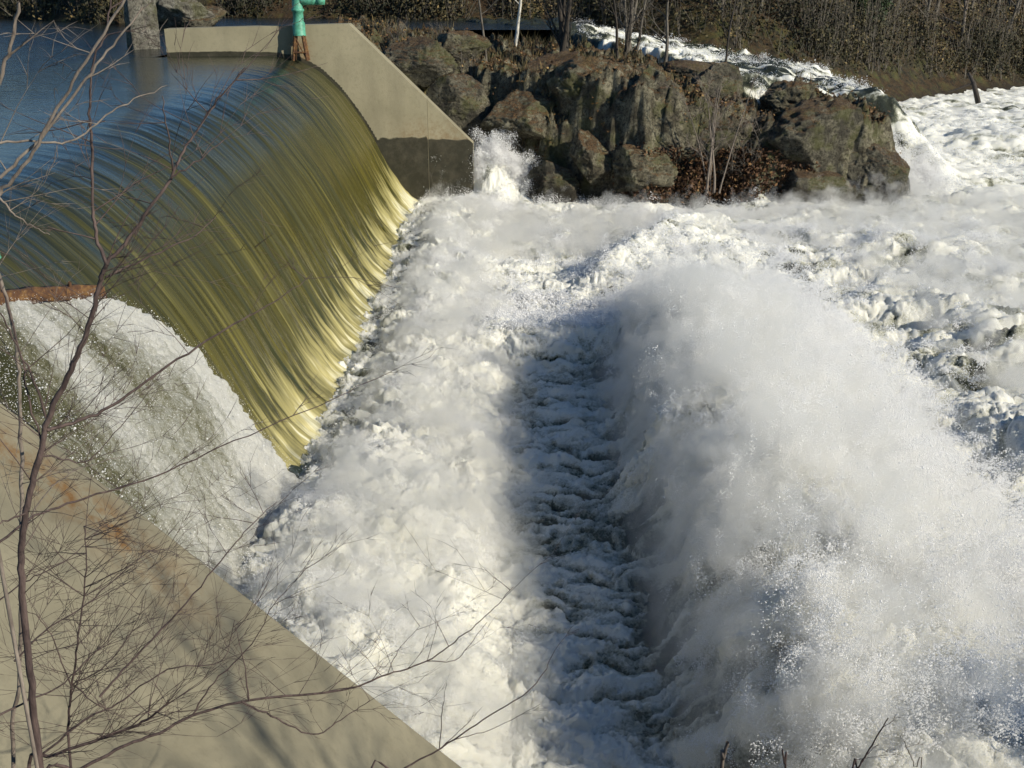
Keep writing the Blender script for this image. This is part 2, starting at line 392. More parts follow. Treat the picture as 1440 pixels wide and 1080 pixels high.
# broken sheet: near bay, below the flashboard, riding proud of the smooth one
xs = np.linspace(-5.85, -2.3, 330); ys = np.arange(6.4, 15.2, .022)
def lip_x(y): return np.interp(y, [6, 9, 11.31, 12.2, 13.05, 13.6], [-5.75, -5.70, -5.57, -5.37, -5.16, -5.02])
def brk_y(x): return np.interp(x, [-5.16, -5.02, -4.71, -4.23, -3.68, -3.08, -2.3], [13.05, 13.5, 13.96, 14.37, 14.62, 14.6, 14.4])
X, Y = np.meshgrid(xs, ys, indexing='ij')
Zs = profile(X - .42)
arc1 = np.concatenate([[0], np.cumsum(np.hypot(np.diff(xs), np.diff(profile(xs - .42))))]); ARC = np.repeat(arc1[:, None], len(ys), 1)
edge = brk_y(X) + (.10 * vn2(ARC * 2.5, ARC * 0, 31) + .05 * vn2(ARC * 9, ARC * 0, 32)) * ss(0, 1.5, ARC)
P = np.stack([X, Y, Zs], -1); Nn = grid_normals(P)
th = ss(0, .22, edge - Y) * ss(-.01, .03, X - lip_x(Y))
d = th * (.05 + .06 * vn2(Y * 2, ARC * .8, 33) + .045 * vn2(Y * 6, ARC * 3.5, 34) + .035 * vn2(Y * 16, ARC * 10, 35) + .05 * puffs(Y * 7, ARC * 5, 36) * ss(.3, 2, ARC)) - (1 - th) * .60
P = P + Nn * d[..., None]
fo = .57 + .55 * ss(-2.0, 0.0, Y - edge) + .55 * ss(2.3, 5.6, ARC) - .8 * ss(10.6, 9.9, Y) * ss(2.0, .8, ARC) + .55 * vn2(Y * .9, ARC * .25, 38)
o = np_mesh('broken_falling_water', P, grid_faces(len(xs), len(ys)), m_froth, attrs={'arc': ARC, 'across': Y, 'foam': fo}); tag(o, kind='structure')
FRO = (P, th)

# weir body under the sheet
cx = [-9.5, -8.0, -7.2, -6.5, -5.8, -5.1, -4.5, -3.9, -3.3, -3.0]
prof = [(x, float(profile(np.array(x))) - .45) for x in cx]
pts = prof + [(-3.0, -3), (-9.5, -3)]
v = [(x, 5.0, z) for x, z in pts] + [(x, 36.9, z) for x, z in pts]; n = len(pts)
fcs = [(i, (i + 1) % n, n + (i + 1) % n, n + i) for i in range(n)] + [tuple(range(n)), tuple(range(2 * n - 1, n - 1, -1))]
o = np_mesh('weir', v, fcs, m_conc, smooth=False); tag(o, 'concrete weir crest hidden under the smooth olive falling water', 'weir')

# ------------------------------------------------------------------ far wing wall
def wall_face_grid(x0, x1, topf, zb=-1.5, nx=150, nz=90):
    u = np.linspace(0, 1, nx); t = np.linspace(0, 1, nz); U, T = np.meshgrid(u, t, indexing='ij')
    Xw = x0 + (x1 - x0) * U; top = topf(Xw); Zw = zb + (top - zb) * T
    return Xw, Zw
def top_far(x): return np.interp(x, [-11, -5.25, -1.33], [5.83, 5.93, 2.0])
wall = thing('wing_wall', 'pale concrete wing wall sloping down beside the far end of the falling water', 'wall', (-6, wallY(-6), 0))
base = np.array(wall.location)
def slab(name, x0, x1, topf, thick, mat_, parent, base, yoff=0., zb=-1.5, near=False, face=1):
    Xw, Zw = wall_face_grid(x0, x1, topf, zb)
    pf = profile(Xw)
    bandw = (pf + .13 - Zw)
    wet = ss(-.07, .05, bandw)                                  # algae line just above the water
    low = ss(2.45, 2.1, Zw + .12 * (Xw > -2.85) + .08 * vn2(Xw * 2, Zw * 2, 61)) * ss(-4.7, -4.3, Xw)
    wet = np.maximum(wet, low)
    rust = np.exp(-((Xw + 6.85) / .33) ** 2) * ss(5.55, 5.3, Zw) * 1.3 + .5 * ss(3.2, 2.3, Zw) * ss(-4.6, -3.0, Xw) 
    Yf = wallY(Xw) + yoff; Yb = Yf + thick
    nx, nz = Xw.shape
    A = np.stack([Xw, Yf, Zw], -1)
    A[..., 1] += .012 * vn2(Xw * 1.3, Zw * 1.3, 62)
    vf = A.reshape(-1, 3); F = grid_faces(nx, nz)
    o1 = [vf]; fl = [F]; nn = len(vf); at1 = [wet.ravel()]; at2 = [rust.ravel()]
    # back, top, ends as strips
    def strip(a, b):
        nonlocal nn
        k = len(a); o1.append(np.concatenate([a, b])); i = np.arange(k - 1)
        fl.append(np.stack([i, i + 1, k + i + 1, k + i], -1) + nn); nn += 2 * k
        at1.append(np.zeros(2 * k)); at2.append(np.zeros(2 * k))
    B = np.stack([Xw, Yb, Zw], -1)
    strip(A[:, -1], B[:, -1]); strip(B[:, -1], B[:, 0]); strip(A[0], B[0]); strip(A[-1], B[-1])
    v = np.concatenate(o1) - base
    return np_mesh(name, v, np.concatenate(fl), mat_, parent, smooth=False, attrs={'wet': np.concatenate(at1), 'rust': np.concatenate(at2)})
slab('wall_panel', -10.85, -2.84, top_far, .62, m_conc, wall, base)
slab('end_panel', -2.83, -1.33, top_far, .55, m_conc, wall, base, yoff=.07)
# coping strip on the slope
t_ = Tubes()

# ------------------------------------------------------------------ near wing wall with its broad sloping top
nw = thing('wing_wall', 'broad buff concrete wing wall sloping down in the near left corner', 'wall', (-3, 6, 0))
def slope_z(x): return np.interp(x, [-9, -5.6, -4.6, 1.2, 1.4], [5.75, 5.62, 5.05, -.75, -.95])
xs = np.linspace(-8, 1.3, 240); ys = np.concatenate([np.linspace(3.2, 7.86, 120), [7.885, 7.9, 7.9]])
X, Y = np.meshgrid(xs, ys, indexing='ij'); Z = slope_z(X)
Z = Z + .008 * vn2(X * 1.5, Y * 1.5, 71); Z[:, -2] -= .015; Z[:, -1] = -1.6
rustm = 1.1 * np.exp(-((Y - 7.45 - .12 * vn2(X * 2, X * 0, 72)) / .24) ** 2) * ss(-4.4, -3.8, X) * ss(-2.3, -3.2, X) + .35 * np.exp(-((X + 2.6) / .5) ** 2 - ((Y - 7.3) / .3) ** 2)
o = np_mesh('sloping_top', np.stack([X, Y, Z], -1) - np.array(nw.location), grid_faces(len(xs), len(ys)), m_apron, nw, smooth=False,
            attrs={'wet': np.zeros(X.shape), 'rust': rustm})
v = [(-8, 3.25, -1.6), (1.3, 3.25, -1.6), (1.3, 3.25, -.9), (-4.6, 3.25, 5.0), (-5.6, 3.25, 5.58), (-8, 3.25, 5.7)]
np_mesh('bank_side', np.array(v) - np.array(nw.location), [(0, 1, 2, 3, 4, 5)], m_apron, nw, smooth=False)

# ------------------------------------------------------------------ rusty flashboard over the near bay
fb = thing('flashboard', 'rusty orange steel flashboard lip where the near water breaks', 'flashboard', (-5.57, 11.3, 4.2))
def lip_z(y): return float(profile(np.array(lip_x(y) - .42))) + .06
ysb = np.linspace(8.0, 13.06, 90); prof2 = [(-.10, .09), (.05, .075), (.07, -.09), (.045, -.09), (.03, .03), (-.10, .05)]
vs = []
for yy in ysb:
    wv = .008 * math.sin(yy * 7) + .006 * math.sin(yy * 17)
    for a, b in prof2: vs.append((lip_x(yy) + a - (-5.57), yy - 11.3, lip_z(yy) + b + wv - 4.2))
vs = np.array(vs).reshape(len(ysb), 6, 3); i = np.arange(len(ysb) * 6).reshape(len(ysb), 6); j = np.roll(i, -1, 1)
F = np.stack([i[:-1], i[1:], j[1:], j[:-1]], -1).reshape(-1, 4)
np_mesh('lip_plate', vs, F, m_rust, fb, smooth=False)
for yy in (8.9, 10.1, 11.3, 12.5):
    tb = Tubes(); tb.add([(lip_x(yy) + 5.57, yy - 11.3, lip_z(yy) - 4.2 + .13), (lip_x(yy) + 5.57, yy - 11.3, lip_z(yy) - 4.2 - .15)], .02, 6)
    tb.build('pin', m_rust, fb)

# ------------------------------------------------------------------ green gate hoists
def lathe(pts, k=20):
    an = np.arange(k) * 2 * math.pi / k; r = np.array([p[0] for p in pts]); z = np.array([p[1] for p in pts])
    v = np.stack([r[:, None] * np.cos(an), r[:, None] * np.sin(an), np.repeat(z[:, None], k, 1)], -1).reshape(-1, 3)
    i = np.arange(len(pts) * k).reshape(len(pts), k); j = np.roll(i, -1, 1)
    return v, np.stack([i[:-1], j[:-1], j[1:], i[1:]], -1).reshape(-1, 4)
def hoist(loc, label, legs=True):
    t = thing('gate_hoist', label, 'gate hoist', loc, 'green gate hoists along the weir')
    v, F = lathe([(0.0, .0), (.21, 0), (.215, .02), (.2, .04), (.2, .36), (.185, .40), (.165, .42), (.165, .72), (.2, .74), (.2, .80), (.165, .82), (.165, 1.25), (.2, 1.27), (.2, 1.36), (.1, 1.4), (.03, 1.42), (.03, 2.3), (0, 2.3)])
    np_mesh('post', v, F, m_paint, t)
    v, F = lathe([(0, 0), (.13, 0), (.135, .02), (.135, .42), (.11, .46), (.11, .7), (0, .7)], 16)
    a = np_mesh('gear_arm', v[:, [2, 1, 0]], F, m_paint, t); a.location = (.12, -.02, 1.05)
    v, F = lathe([(0, -.12), (.15, -.12), (.16, 0), (.15, .12), (0, .14)], 16)
    a = np_mesh('gear_case', v, F, m_paint, t); a.location = (.72, -.02, 1.05)
    fr = Tubes()
    for sx in (-1, 1):
        for sy in (-1, 1):
            fr.add([(sx * .12, sy * .12, .02), (sx * .22, sy * .15, -.75)], .05, 6)
    fr.add([(-.20, -.17, -.5), (.20, -.17, -.5)], .035, 5); fr.add([(-.12, -.13, -.02), (.20, -.15, -.7)], .02, 5)
    if legs: fr.build('rusty_stand', m_rust, t)
    return t
px = at(422, 50, 36.0)
hoist((px[0], wallY(px[0]) - .36, float(px[2])), 'green painted gate hoist post on rusty legs against the far wall')
g2 = at(-10, 364, 9.6)
h2 = hoist((float(g2[0]) - .025, float(g2[1]), float(g2[2])), 'green hoist at the left picture edge above the flashboard', False)

h2.scale = (.45,) * 3; h2.rotation_euler = (0, 0, math.pi)
# ------------------------------------------------------------------ tail water
def tail_base(X, Y):
    zup = np.interp(X + .5 * vn2(Y * .5, Y * 0, 170), [-8, 2.5, 8, 11, 14, 15.2, 16.9, 20, 30, 60], [4.9, 4.85, 4.1, 3.55, 3.05, 2.65, .95, .5, .3, .0])
    back = ss(37.2, 42.0, Y) * ss(9.0, 10, X + (Y - 38) * .6) 
    right_in = ss(50, 42, Y) * ss(14, 17, X)
    zr = zup * back * (1 - .55 * right_in)
    ch = 4.3 * ss(-.9, -5.2, X) * (Y > wallY(X) + .3) * (X < 0) * (Y < 47)
    ch = ch + 1.5 * np.exp(-((X + .6) / .8) ** 2 - ((Y - 38.2) / .9) ** 2)
    z = np.maximum(zr, ch)
    tw = 1 - np.clip(z / .6, 0, 1)
    # foot roller
    foot = (.42 + .45 * ss(17, 12, Y)) * np.exp(-((X + 1.9 + .35 * ss(17, 13, Y)) / (.8 + .75 * ss(17, 12, Y))) ** 2) * ss(37.2, 34, Y)
    trough = -.30 * ss(-.7, 0, X) * ss(2.9, 2.2, X) * ss(21.6, 20.8, Y + .25 * vn2(X * 1.5, X * 0, 81))
    step = .42 * np.exp(-((Y - 22.0) / .8) ** 2) * ss(-1.2, -.3, X) * ss(3.2, 2.0, X)
    wob = .35 * vn2(Y * .5, Y * 0, 82) + .15 * vn2(Y * 1.7, Y * 0, 83)
    A = 1.35 * ss(26.0, 19.0, Y) * (1 + .16 * vn2(Y * .45, X * .3, 84)) - .30 * ss(13.5, 9, Y)
    pl = A * ss(1.6, 3.4, X + wob) * ss(7.8, 3.2, X + wob)
    ax, ay, bx, by = 2.0, 26.3, 6.6, 33.2; L = math.hypot(bx - ax, by - ay); ux, uy = (bx - ax) / L, (by - ay) / L
    s_ = (X - ax) * ux + (Y - ay) * uy; dp = (X - ax) * uy - (Y - ay) * ux + .25 * vn2(s_ * .9, s_ * 0, 85)
    wave = .85 * ss(-1.0, 1.5, s_) * ss(L + 1.5, L - 2, s_) * ss(-.55, .15, dp) * np.exp(-np.clip(dp, 0, 9) / 1.3)
    w2 = .7 * np.exp(-((X - 8.6) / 1.0) ** 2 - ((Y - 15.6) / 1.6) ** 2) + .5 * np.exp(-((X - 10.5) / .9) ** 2 - ((Y - 22) / 1.4) ** 2)
    w3 = .45 * np.exp(-((X - 5.5) / 1.6) ** 2 - ((Y - 29) / 1.0) ** 2) + .5 * np.exp(-((X - 11) / 2.2) ** 2 - ((Y - 29.5) / .8) ** 2)
    w5 = .30 * ss(6.5, 8.5, X) * (1 - np.abs(fbm2(X * .30, Y * .75, 3, 88)) * 3.0) * ss(42, 36, Y) * ss(9, 12, Y)
    w4 = .7 * np.exp(-((X - 21) / 2.2) ** 2 - ((Y - 47) / 2.6) ** 2)
    chop = .20 * fbm2(X * .55, Y * .7, 3, 86) + .10 * vn2(X * 1.6, Y * 1.8, 87)
    chop = chop * (.35 + .65 * np.maximum(ss(23, 25, Y), ss(6.2, 8, X)) )
    return z * 1.0 + tw * (foot + trough + step + pl + wave + w2 + w3 + w5 + .05) + w4 + chop * (1 + .6 * (z > .5)), pl * tw, z

def axis(segs):
    out = [segs[0][0]]
    for a, b, d0, d1 in segs:
        x = a
        while x < b - 1e-6:
            d = d0 + (d1 - d0) * (x - a) / (b - a); x += d; out.append(min(x, b))
    return np.array(sorted(set(np.round(out, 5))))
xs = axis([(-6.5, -3.6, .12, .05), (-3.6, 8.5, .032, .034), (8.5, 16, .04, .07), (16, 46, .08, .22)])
ys = axis([(3.4, 6.0, .1, .05), (6.0, 25, .032, .042), (25, 40, .045, .065), (40, 80, .08, .2)])
X, Y = np.meshgrid(xs.astype(np.float32), ys.astype(np.float32), indexing='ij')
Zb, PL, ZR = tail_base(X, Y)
P = np.stack([X, Y, Zb], -1); Nn = grid_normals(P)
# domain warp so that no feature repeats
wx = X + .30 * vn2(X * 1.1, Y * 1.1, 91) + .10 * vn2(X * 3.3, Y * 3.3, 92) + .03 * vn2(X * 9, Y * 9, 89)
wy = Y + .30 * vn2(X * 1.1, Y * 1.1, 93) + .10 * vn2(X * 3.3, Y * 3.3, 94) + .03 * vn2(X * 9, Y * 9, 90)
trough = ss(-.9, .5, X - 1.0 * ss(13.5, 9.5, Y) - .5 * vn2(Y * .8, Y * 0, 160)) * ss(2.9, 2.0, X) * ss(22.0, 21.2, Y)
footb = ss(-4, -3.2, X) * ss(0.5, -1.0, X - 1.0 * ss(13.5, 9.5, Y)) * ss(38, 36, Y)
plm = np.clip(PL / .8, 0, 1)
wc = np.clip(footb + plm, 0, 1)
bA = billow(wx * .62, wy * .75, 7, 95, .60)            # heaped foam
bB = billow(wx * .38, wy * 1.05, 7, 110, .58)          # open rough water, crests lying along the flow
bC = billow(wx * .55, wy * 2.2, 6, 120, .60)           # ripples of the trough
lng = bC - .5; rg2 = 1.2 - bB * 1.6
far = ss(24, 45, Y)
open_ = np.clip(1 - wc - trough, 0, 1)
bD = billow(wx * 1.9 + .3 * Y, wy * 2.6, 6, 130, .66)     # small torn foam
bE = billow(wx * .20, wy * .85, 7, 140, .6); bB = bB * (1 - far) + bE * far
disp = footb * (.24 * (bA - .4) + .16 * (bD - .4)) + plm * (1 - footb) * (.34 * (bA - .4) + .14 * (bD - .4)) + trough * (.15 * (bC - .4) + .07 * (bD - .4)) + open_ * ((.20 + .02 * far - .09 * ss(6.6, 8, X)) * (bB - .4) + .10 * (1 - .6 * far) * (bD - .4))
disp = disp * (1 - ((X < -1.0) & (np.abs(Y - wallY(X) - .3) < .5)))
disp = disp * (1 - .8 * ss(.8, 2., ZR) * (X > 4)) + .10 * fbm2(X * .5, Y * 1.6, 4, 117) * ss(.8, 2., ZR) * (X > 4)
disp = disp + .05 * (1 - ((X < -1.15) & (np.abs(Y - wallY(X) - .3) < .45))) * fbm2(wx * 3.1, wy * 3.1, 5, 101, .62) + .025 * fbm2(wx * 9, wy * 9, 3, 105, .65) + .012 * fbm2(X * 24, Y * 24, 2, 115, .6) * ss(30, 20, Y)
P = P + Nn * disp[..., None]
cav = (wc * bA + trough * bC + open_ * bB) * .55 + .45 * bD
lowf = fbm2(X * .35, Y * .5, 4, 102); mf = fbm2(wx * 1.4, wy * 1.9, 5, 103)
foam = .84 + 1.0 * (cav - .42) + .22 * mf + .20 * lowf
foam = foam - trough * (.50 - .25 * fbm2(wx * 2.4, wy * 7, 4, 116))  # thinner foam in the trough, lowered further to paint in the shadow there
# streaks drawn out with the flow where the sheet plunges in
stk = fbm2(X * .9 + Y * .35, Y * 5.5, 4, 104)
foam = foam - .9 * ss(-.06, .22, stk) * np.exp(-((X + 2.75) / .6) ** 2) * ss(37, 36, Y) * ss(13.2, 15, Y)
rightw = ss(6.6, 8.0, X) * ss(40, 36, Y); foam = foam - rightw * (.30 - .6 * fbm2(wx * .5, wy * 1.3, 5, 107))
foam = foam - ss(30, 42, Y) * (.22 - .9 * fbm2(X * .22, Y * 1.1, 5, 141)) - 1.6 * ss(4.6, 2.2, X) * ss(46, 47.5, Y)
farup = ss(1.2, 2.5, ZR) * (X > 4); foam = foam - farup * (.80 - 1.5 * fbm2(X * .35, Y * 1.6, 5, 106)) * ss(6, 11, X) * ss(16, 13.2, X)
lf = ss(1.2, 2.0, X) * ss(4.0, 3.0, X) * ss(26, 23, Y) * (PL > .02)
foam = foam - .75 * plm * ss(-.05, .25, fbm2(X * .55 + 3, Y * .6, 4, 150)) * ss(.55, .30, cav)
foam = foam - lf * (.45 + .75 * ss(.62, .25, cav)) * ss(.35, -.25, mf + .3 * vn2(Y * .4, X * .4, 108))  # olive shade of the plume's left flank, painted in as thinner foam
midr = ss(23, 26, Y) * (X < 8) * ss(-3, -1.5, X); foam = foam - midr * .5 * ss(.0, .35, fbm2(wx * 1.1, wy * 2.4, 5, 109))
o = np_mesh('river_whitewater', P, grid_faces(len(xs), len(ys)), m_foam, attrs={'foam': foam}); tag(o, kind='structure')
TWX, TWY, TWP = xs, ys, P
def surf_z(x, y):
    i = np.clip(np.searchsorted(xs_t, x), 0, len(xs_t) - 1); j = np.clip(np.searchsorted(ys_t, y), 0, len(ys_t) - 1)
    return TWP[i, j, 2]
xs_t, ys_t = xs, ys
bed = [(-140, -40, -3.2), (200, -40, -3.2), (200, 200, -3.2), (-140, 200, -3.2)]
o = np_mesh('river_bed', bed, [(0, 1, 2, 3)], m_soil, smooth=False); tag(o, kind='structure')

# ------------------------------------------------------------------ spray: ballistic droplets as a point cloud
def spray_cloud(name, pos, rad):
    me = bpy.data.meshes.new(name); me.vertices.add(len(pos)); me.vertices.foreach_set('co', np.asarray(pos, np.float32).ravel())
    a = me.attributes.new('rad', 'FLOAT', 'POINT'); a.data.foreach_set('value', np.asarray(rad, np.float32))
    me.materials.append(m_drop)
    o = bpy.data.objects.new(name, me); COL.objects.link(o)
    ng = bpy.data.node_groups.new(name, 'GeometryNodeTree')
    ng.interface.new_socket('Geometry', in_out='INPUT', socket_type='NodeSocketGeometry')
    ng.interface.new_socket('Geometry', in_out='OUTPUT', socket_type='NodeSocketGeometry')
    gi = ng.nodes.new('NodeGroupInput'); go = ng.nodes.new('NodeGroupOutput')
    mp = ng.nodes.new('GeometryNodeMeshToPoints'); na = ng.nodes.new('GeometryNodeInputNamedAttribute'); na.data_type = 'FLOAT'
    na.inputs['Name'].default_value = 'rad'; sm_ = ng.nodes.new('GeometryNodeSetMaterial'); sm_.inputs['Material'].default_value = m_drop
    ng.links.new(gi.outputs[0], mp.inputs['Mesh']); ng.links.new(na.outputs['Attribute'], mp.inputs['Radius'])
    ng.links.new(mp.outputs[0], sm_.inputs[0]); ng.links.new(sm_.outputs[0], go.inputs[0])
    md = o.modifiers.new('points', 'NODES'); md.node_group = ng
    tag(o, kind='stuff'); return o
def jets(n, per, ox, oy, vz, vh, drift, spread, r0, oz=None, sg=.28):
    """n jets with `per` droplets each, thrown up from (ox, oy)"""
    z0 = surf_z(ox, oy) if oz is None else oz
    V = rng.lognormal(math.log(vz), sg, n); th = rng.uniform(0, 2 * math.pi, n); H = rng.rayleigh(vh, n)
    vx = H * np.cos(th) + drift[0]; vy = H * np.sin(th) + drift[1]
    T = 2 * V / 9.8
    t = rng.uniform(0.0, 1.0, (n, per)) ** .8 * T[:, None]
    s = spread * (.25 + t / T[:, None])
    x = ox[:, None] + vx[:, None] * t + rng.normal(0, 1, (n, per)) * s
    y = oy[:, None] + vy[:, None] * t + rng.normal(0, 1, (n, per)) * s
    z = z0[:, None] - .03 + V[:, None] * t - 4.9 * t * t + rng.normal(0, 1, (n, per)) * s * .7
    r = rng.lognormal(math.log(r0), .38, (n, per)) * (1.35 - .6 * t / T[:, None])
    return np.stack([x, y, z], -1).reshape(-1, 3), r.ravel()
def pick(n, x0, x1, y0, y1, dens, mx=1.0):
    out = []
    k = 0
    while k < n:
        a = rng.uniform(x0, x1, n * 2); b = rng.uniform(y0, y1, n * 2); m = rng.uniform(0, mx, n * 2) < dens(a, b)
        out.append(np.stack([a[m], b[m]], 1)); k += m.sum()
    o_ = np.concatenate(out)[:n]; return o_[:, 0], o_[:, 1]
pp = []; rr_ = []
def addj(*a, **k):
    p_, r_ = jets(*a, **k); pp.append(p_); rr_.append(r_)
cl = lambda a, b, s: np.clip(.35 + 1.3 * fbm2(a * .9, b * .9, 3, s), .02, 1)
# plume
ox, oy = pick(5200, 1.8, 7.4, 7.5, 28, lambda a, b: cl(a, b, 201) * ss(1.7, 2.6, a) * ss(7.6, 5.2, a) * ss(28, 21, b) + 0)
addj(5200, 210, ox, oy, 2.9, .5, (.35, .05), .055, .0036)
ox, oy = pick(1500, 4.2, 7.0, 9, 27, lambda a, b: cl(a, b, 202) * ss(4.0, 5.0, a) * ss(28, 22, b))
addj(1500, 240, ox, oy, 2.7, .7, (.6, .1), .05, .0040)
# foot of the fall
ox, oy = pick(3200, -3.3, .3, 8, 37, lambda a, b: cl(a, b, 203) * ss(.4, -1.2, a))
addj(3200, 180, ox, oy, 1.3, .25, (.6, 0), .08, .0032)
# trough edge and inner lip
ox, oy = pick(900, -1.0, 3, 21.8, 25.5, lambda a, b: cl(a, b, 204))
addj(900, 80, ox, oy, 1.2, .35, (.0, -.1), .07, .0075)
# diagonal wave and rough water up to the island
ox, oy = pick(2600, -2.6, 14, 25, 37.5, lambda a, b: np.clip(.1 + 1.6 * fbm2(a * .6, b * .8, 3, 205), 0, 1))
addj(2600, 110, ox, oy, 1.5, .5, (.1, .1), .12, .0065)
# right-hand waves
ox, oy = pick(1200, 7, 14, 11, 30, lambda a, b: np.clip(.02 + 1.5 * fbm2(a * .6, b * .8, 3, 206), 0, 1))
addj(1200, 60, ox, oy, 1.2, .4, (.2, .1), .08, .008)
# splash out of the side channel behind the wall end
ox, oy = pick(260, -1.3, .9, 37.6, 38.8, lambda a, b: np.ones_like(a))
addj(260, 420, ox, oy, 2.7, .45, (.1, -.2), .12, .0065)
# island foot splashes, far rapids
ox, oy = pick(1500, 3, 24, 36, 60, lambda a, b: np.clip(1.6 * fbm2(a * .4, b * .5, 3, 207), 0, 1))
addj(1500, 40, ox, oy, 1.3, .5, (.2, -.1), .14, .009)
ox, oy = pick(350, 12.2, 15.5, 36.8, 40, lambda a, b: np.ones_like(a))
addj(350, 200, ox, oy, 1.8, .6, (.2, -.4), .16, .008)
pp = np.concatenate(pp); rr_ = np.concatenate(rr_)
spray_cloud('spray', pp, rr_)
# white droplets off the broken sheet, standing in for its sun glints
Pf, thf = FRO
ii = rng.integers(0, Pf.shape[0], 90000); jj = rng.integers(0, Pf.shape[1], 90000); mk = thf[ii, jj] > .9
q = Pf[ii, jj][mk] + rng.normal(0, .035, (mk.sum(), 3)) + np.array([.03, 0, .03])
spray_cloud('sheet_droplet_glints', q, rng.lognormal(math.log(.0020), .5, len(q)) * (1 + .25 * (q[:, 1] < 10.5)))

# ------------------------------------------------------------------ island, banks
def poly_sd(px_, py_, poly):
    d = np.full(px_.shape, 1e9); ins = np.zeros(px_.shape, bool); n = len(poly)
    for i in range(n):
        (x0, y0), (x1, y1) = poly[i], poly[(i + 1) % n]
        ex, ey = x1 - x0, y1 - y0; wx_, wy_ = px_ - x0, py_ - y0
        t = np.clip((wx_ * ex + wy_ * ey) / (ex * ex + ey * ey), 0, 1)
        d = np.minimum(d, np.hypot(wx_ - ex * t, wy_ - ey * t))
        c = ((y0 > py_) != (y1 > py_)) & (px_ < (x1 - x0) * (py_ - y0) / (y1 - y0 + 1e-12) + x0); ins ^= c
    return np.where(ins, d, -d)
POLY = [(-9, 40.6), (-6.5, 39.6), (-2.8, 39.9), (.3, 38.2), (2.2, 36.5), (4.5, 35.6), (7, 35.8), (9, 35.6), (11, 35.7), (13.4, 36.1), (14.1, 37.6), (13.0, 41.2), (10.6, 42.6), (9.2, 44.6), (6.8, 47), (2, 49.5), (-3, 51), (-9, 50)]
def island_z(x, y):
    wx_ = x + .5 * fbm2(x * .8, y * .8, 3, 301); wy_ = y + .5 * fbm2(x * .8, y * .8, 3, 302)
    s = poly_sd(wx_, wy_, POLY)
    top = np.interp(x, [-9, -5, -2, 1, 4, 7, 8.6, 9.4, 10.2, 12, 13.2, 14], [4.9, 4.7, 4.2, 4.0, 4.1, 3.5, 2.9, 2.5, 3.3, 3.2, 2.5, 1.4])
    z = np.minimum(top - .1 + .06 * (y - 42), -1.0 + s * 3.0)
    z = np.where(s > 0, z, -1 + s * 2)
    s = s - .05
    stepn = fbm2(x * .9, y * .9 , 4, 303)
    rid = 1 - np.abs(fbm2(x * 1.1, y * 1.1, 5, 304, .6)) * 2.5
    return z + ss(-.3, 1.2, s) * (.45 * np.round(stepn * 4) / 4 + .35 * stepn + .28 * rid + .10 * fbm2(x * 5, y * 5, 4, 305))
xs = np.arange(-9.5, 15, .06); ys = np.concatenate([np.arange(34.2, 46, .05), np.arange(46, 52, .12)])
X, Y = np.meshgrid(xs, ys, indexing='ij'); Z = island_z(X, Y)
o = np_mesh('island_ground', np.stack([X, Y, Z], -1), grid_faces(len(xs), len(ys)), m_rock); tag(o, kind='structure')

import bmesh
def boulder(x, y, z, sx, sy, sz, seed, label, m=None, rotz=0., sub=6, name='boulder'):
    bm = bmesh.new(); bmesh.ops.create_icosphere(bm, subdivisions=sub, radius=1)
    me = bpy.data.meshes.new(name); bm.to_mesh(me); bm.free()
    n = len(me.vertices); co = np.zeros(n * 3, np.float32); me.vertices.foreach_get('co', co); c = co.reshape(-1, 3)
    # chop with random planes for facets
    r2 = np.random.default_rng(seed); dd = np.ones(n)
    for k in range(13):
        pn = r2.normal(0, 1, 3); pn /= np.linalg.norm(pn); off = r2.uniform(.46, .80)
        dot = c @ pn; dd = np.minimum(dd, np.where(dot > off, off / np.maximum(dot, 1e-3), 1))
    c = c * dd[:, None]
    f1 = fbm3(c[:, 0] * 1.5 + seed, c[:, 1] * 1.5, c[:, 2] * 1.5, 4, seed); f2_ = 1 - np.abs(fbm3(c[:, 0] * 2.4 + seed, c[:, 1] * 2.4, c[:, 2] * 4.2, 5, seed + 9, .62)) * 2
    c = c * (1 + .07 * f1 + .13 * f2_ + .04 * fbm3(c[:, 0] * 9, c[:, 1] * 9, c[:, 2] * 9, 3, seed + 5))[:, None]
    c = c * np.array([sx, sy, sz]) * 1.38
    me.vertices.foreach_set('co', c.astype(np.float32).ravel()); me.update(); me.materials.append(m or m_rock)
    me.polygons.foreach_set('use_smooth', np.ones(len(me.polygons), bool))
    o = bpy.data.objects.new(name, me); COL.objects.link(o); o.location = (x, y, z); o.rotation_euler = (0, 0, rotz)
    return tag(o, label, name, 'rocks on the island')
def pb(px_, py_, Yd, sx, sy, sz, seed, label, m=None, rotz=0.):
    p = at(px_, py_, Yd); return boulder(p[0], p[1], p[2], sx, sy, sz, seed, label, m, rotz)
pb(732, 165, 39.6, 1.25, 1.3, .95, 11, 'rounded lichen-grey boulder above the splash at the wall end')
pb(845, 150, 39.5, 1.4, 1.3, 1.25, 12, 'tall pale rock face in the middle of the island')
pb(930, 165, 38.2, 1.35, 1.2, 1.5, 13, 'broad grey rock face left of the bare shrub')
pb(835, 225, 37.2, .55, .6, .80, 14, 'upright pale block low on the island face')
pb(780, 258, 37.3, .85, .7, .55, 15, 'dark brown rock at the water edge beside the splash', m_rock2)
pb(905, 235, 36.9, 1.1, .8, .75, 16, 'low grey rock above the rust coloured leaves')
pb(1165, 222, 37.5, 1.8, 1.3, 1.32, 17, 'great dark rock at the right end of the island', m_rock2, .3)
pb(1235, 250, 36.7, .95, .9, 1.15, 18, 'wet black rock shoulder where the rapids drop', m_rock2)
pb(1130, 265, 36.2, .95, .6, .55, 19, 'low dark rock under the great right-hand rock', m_rock2)
pb(640, 75, 42.3, 1.0, .9, .55, 20, 'mossy rock on the ground behind the wall slope')
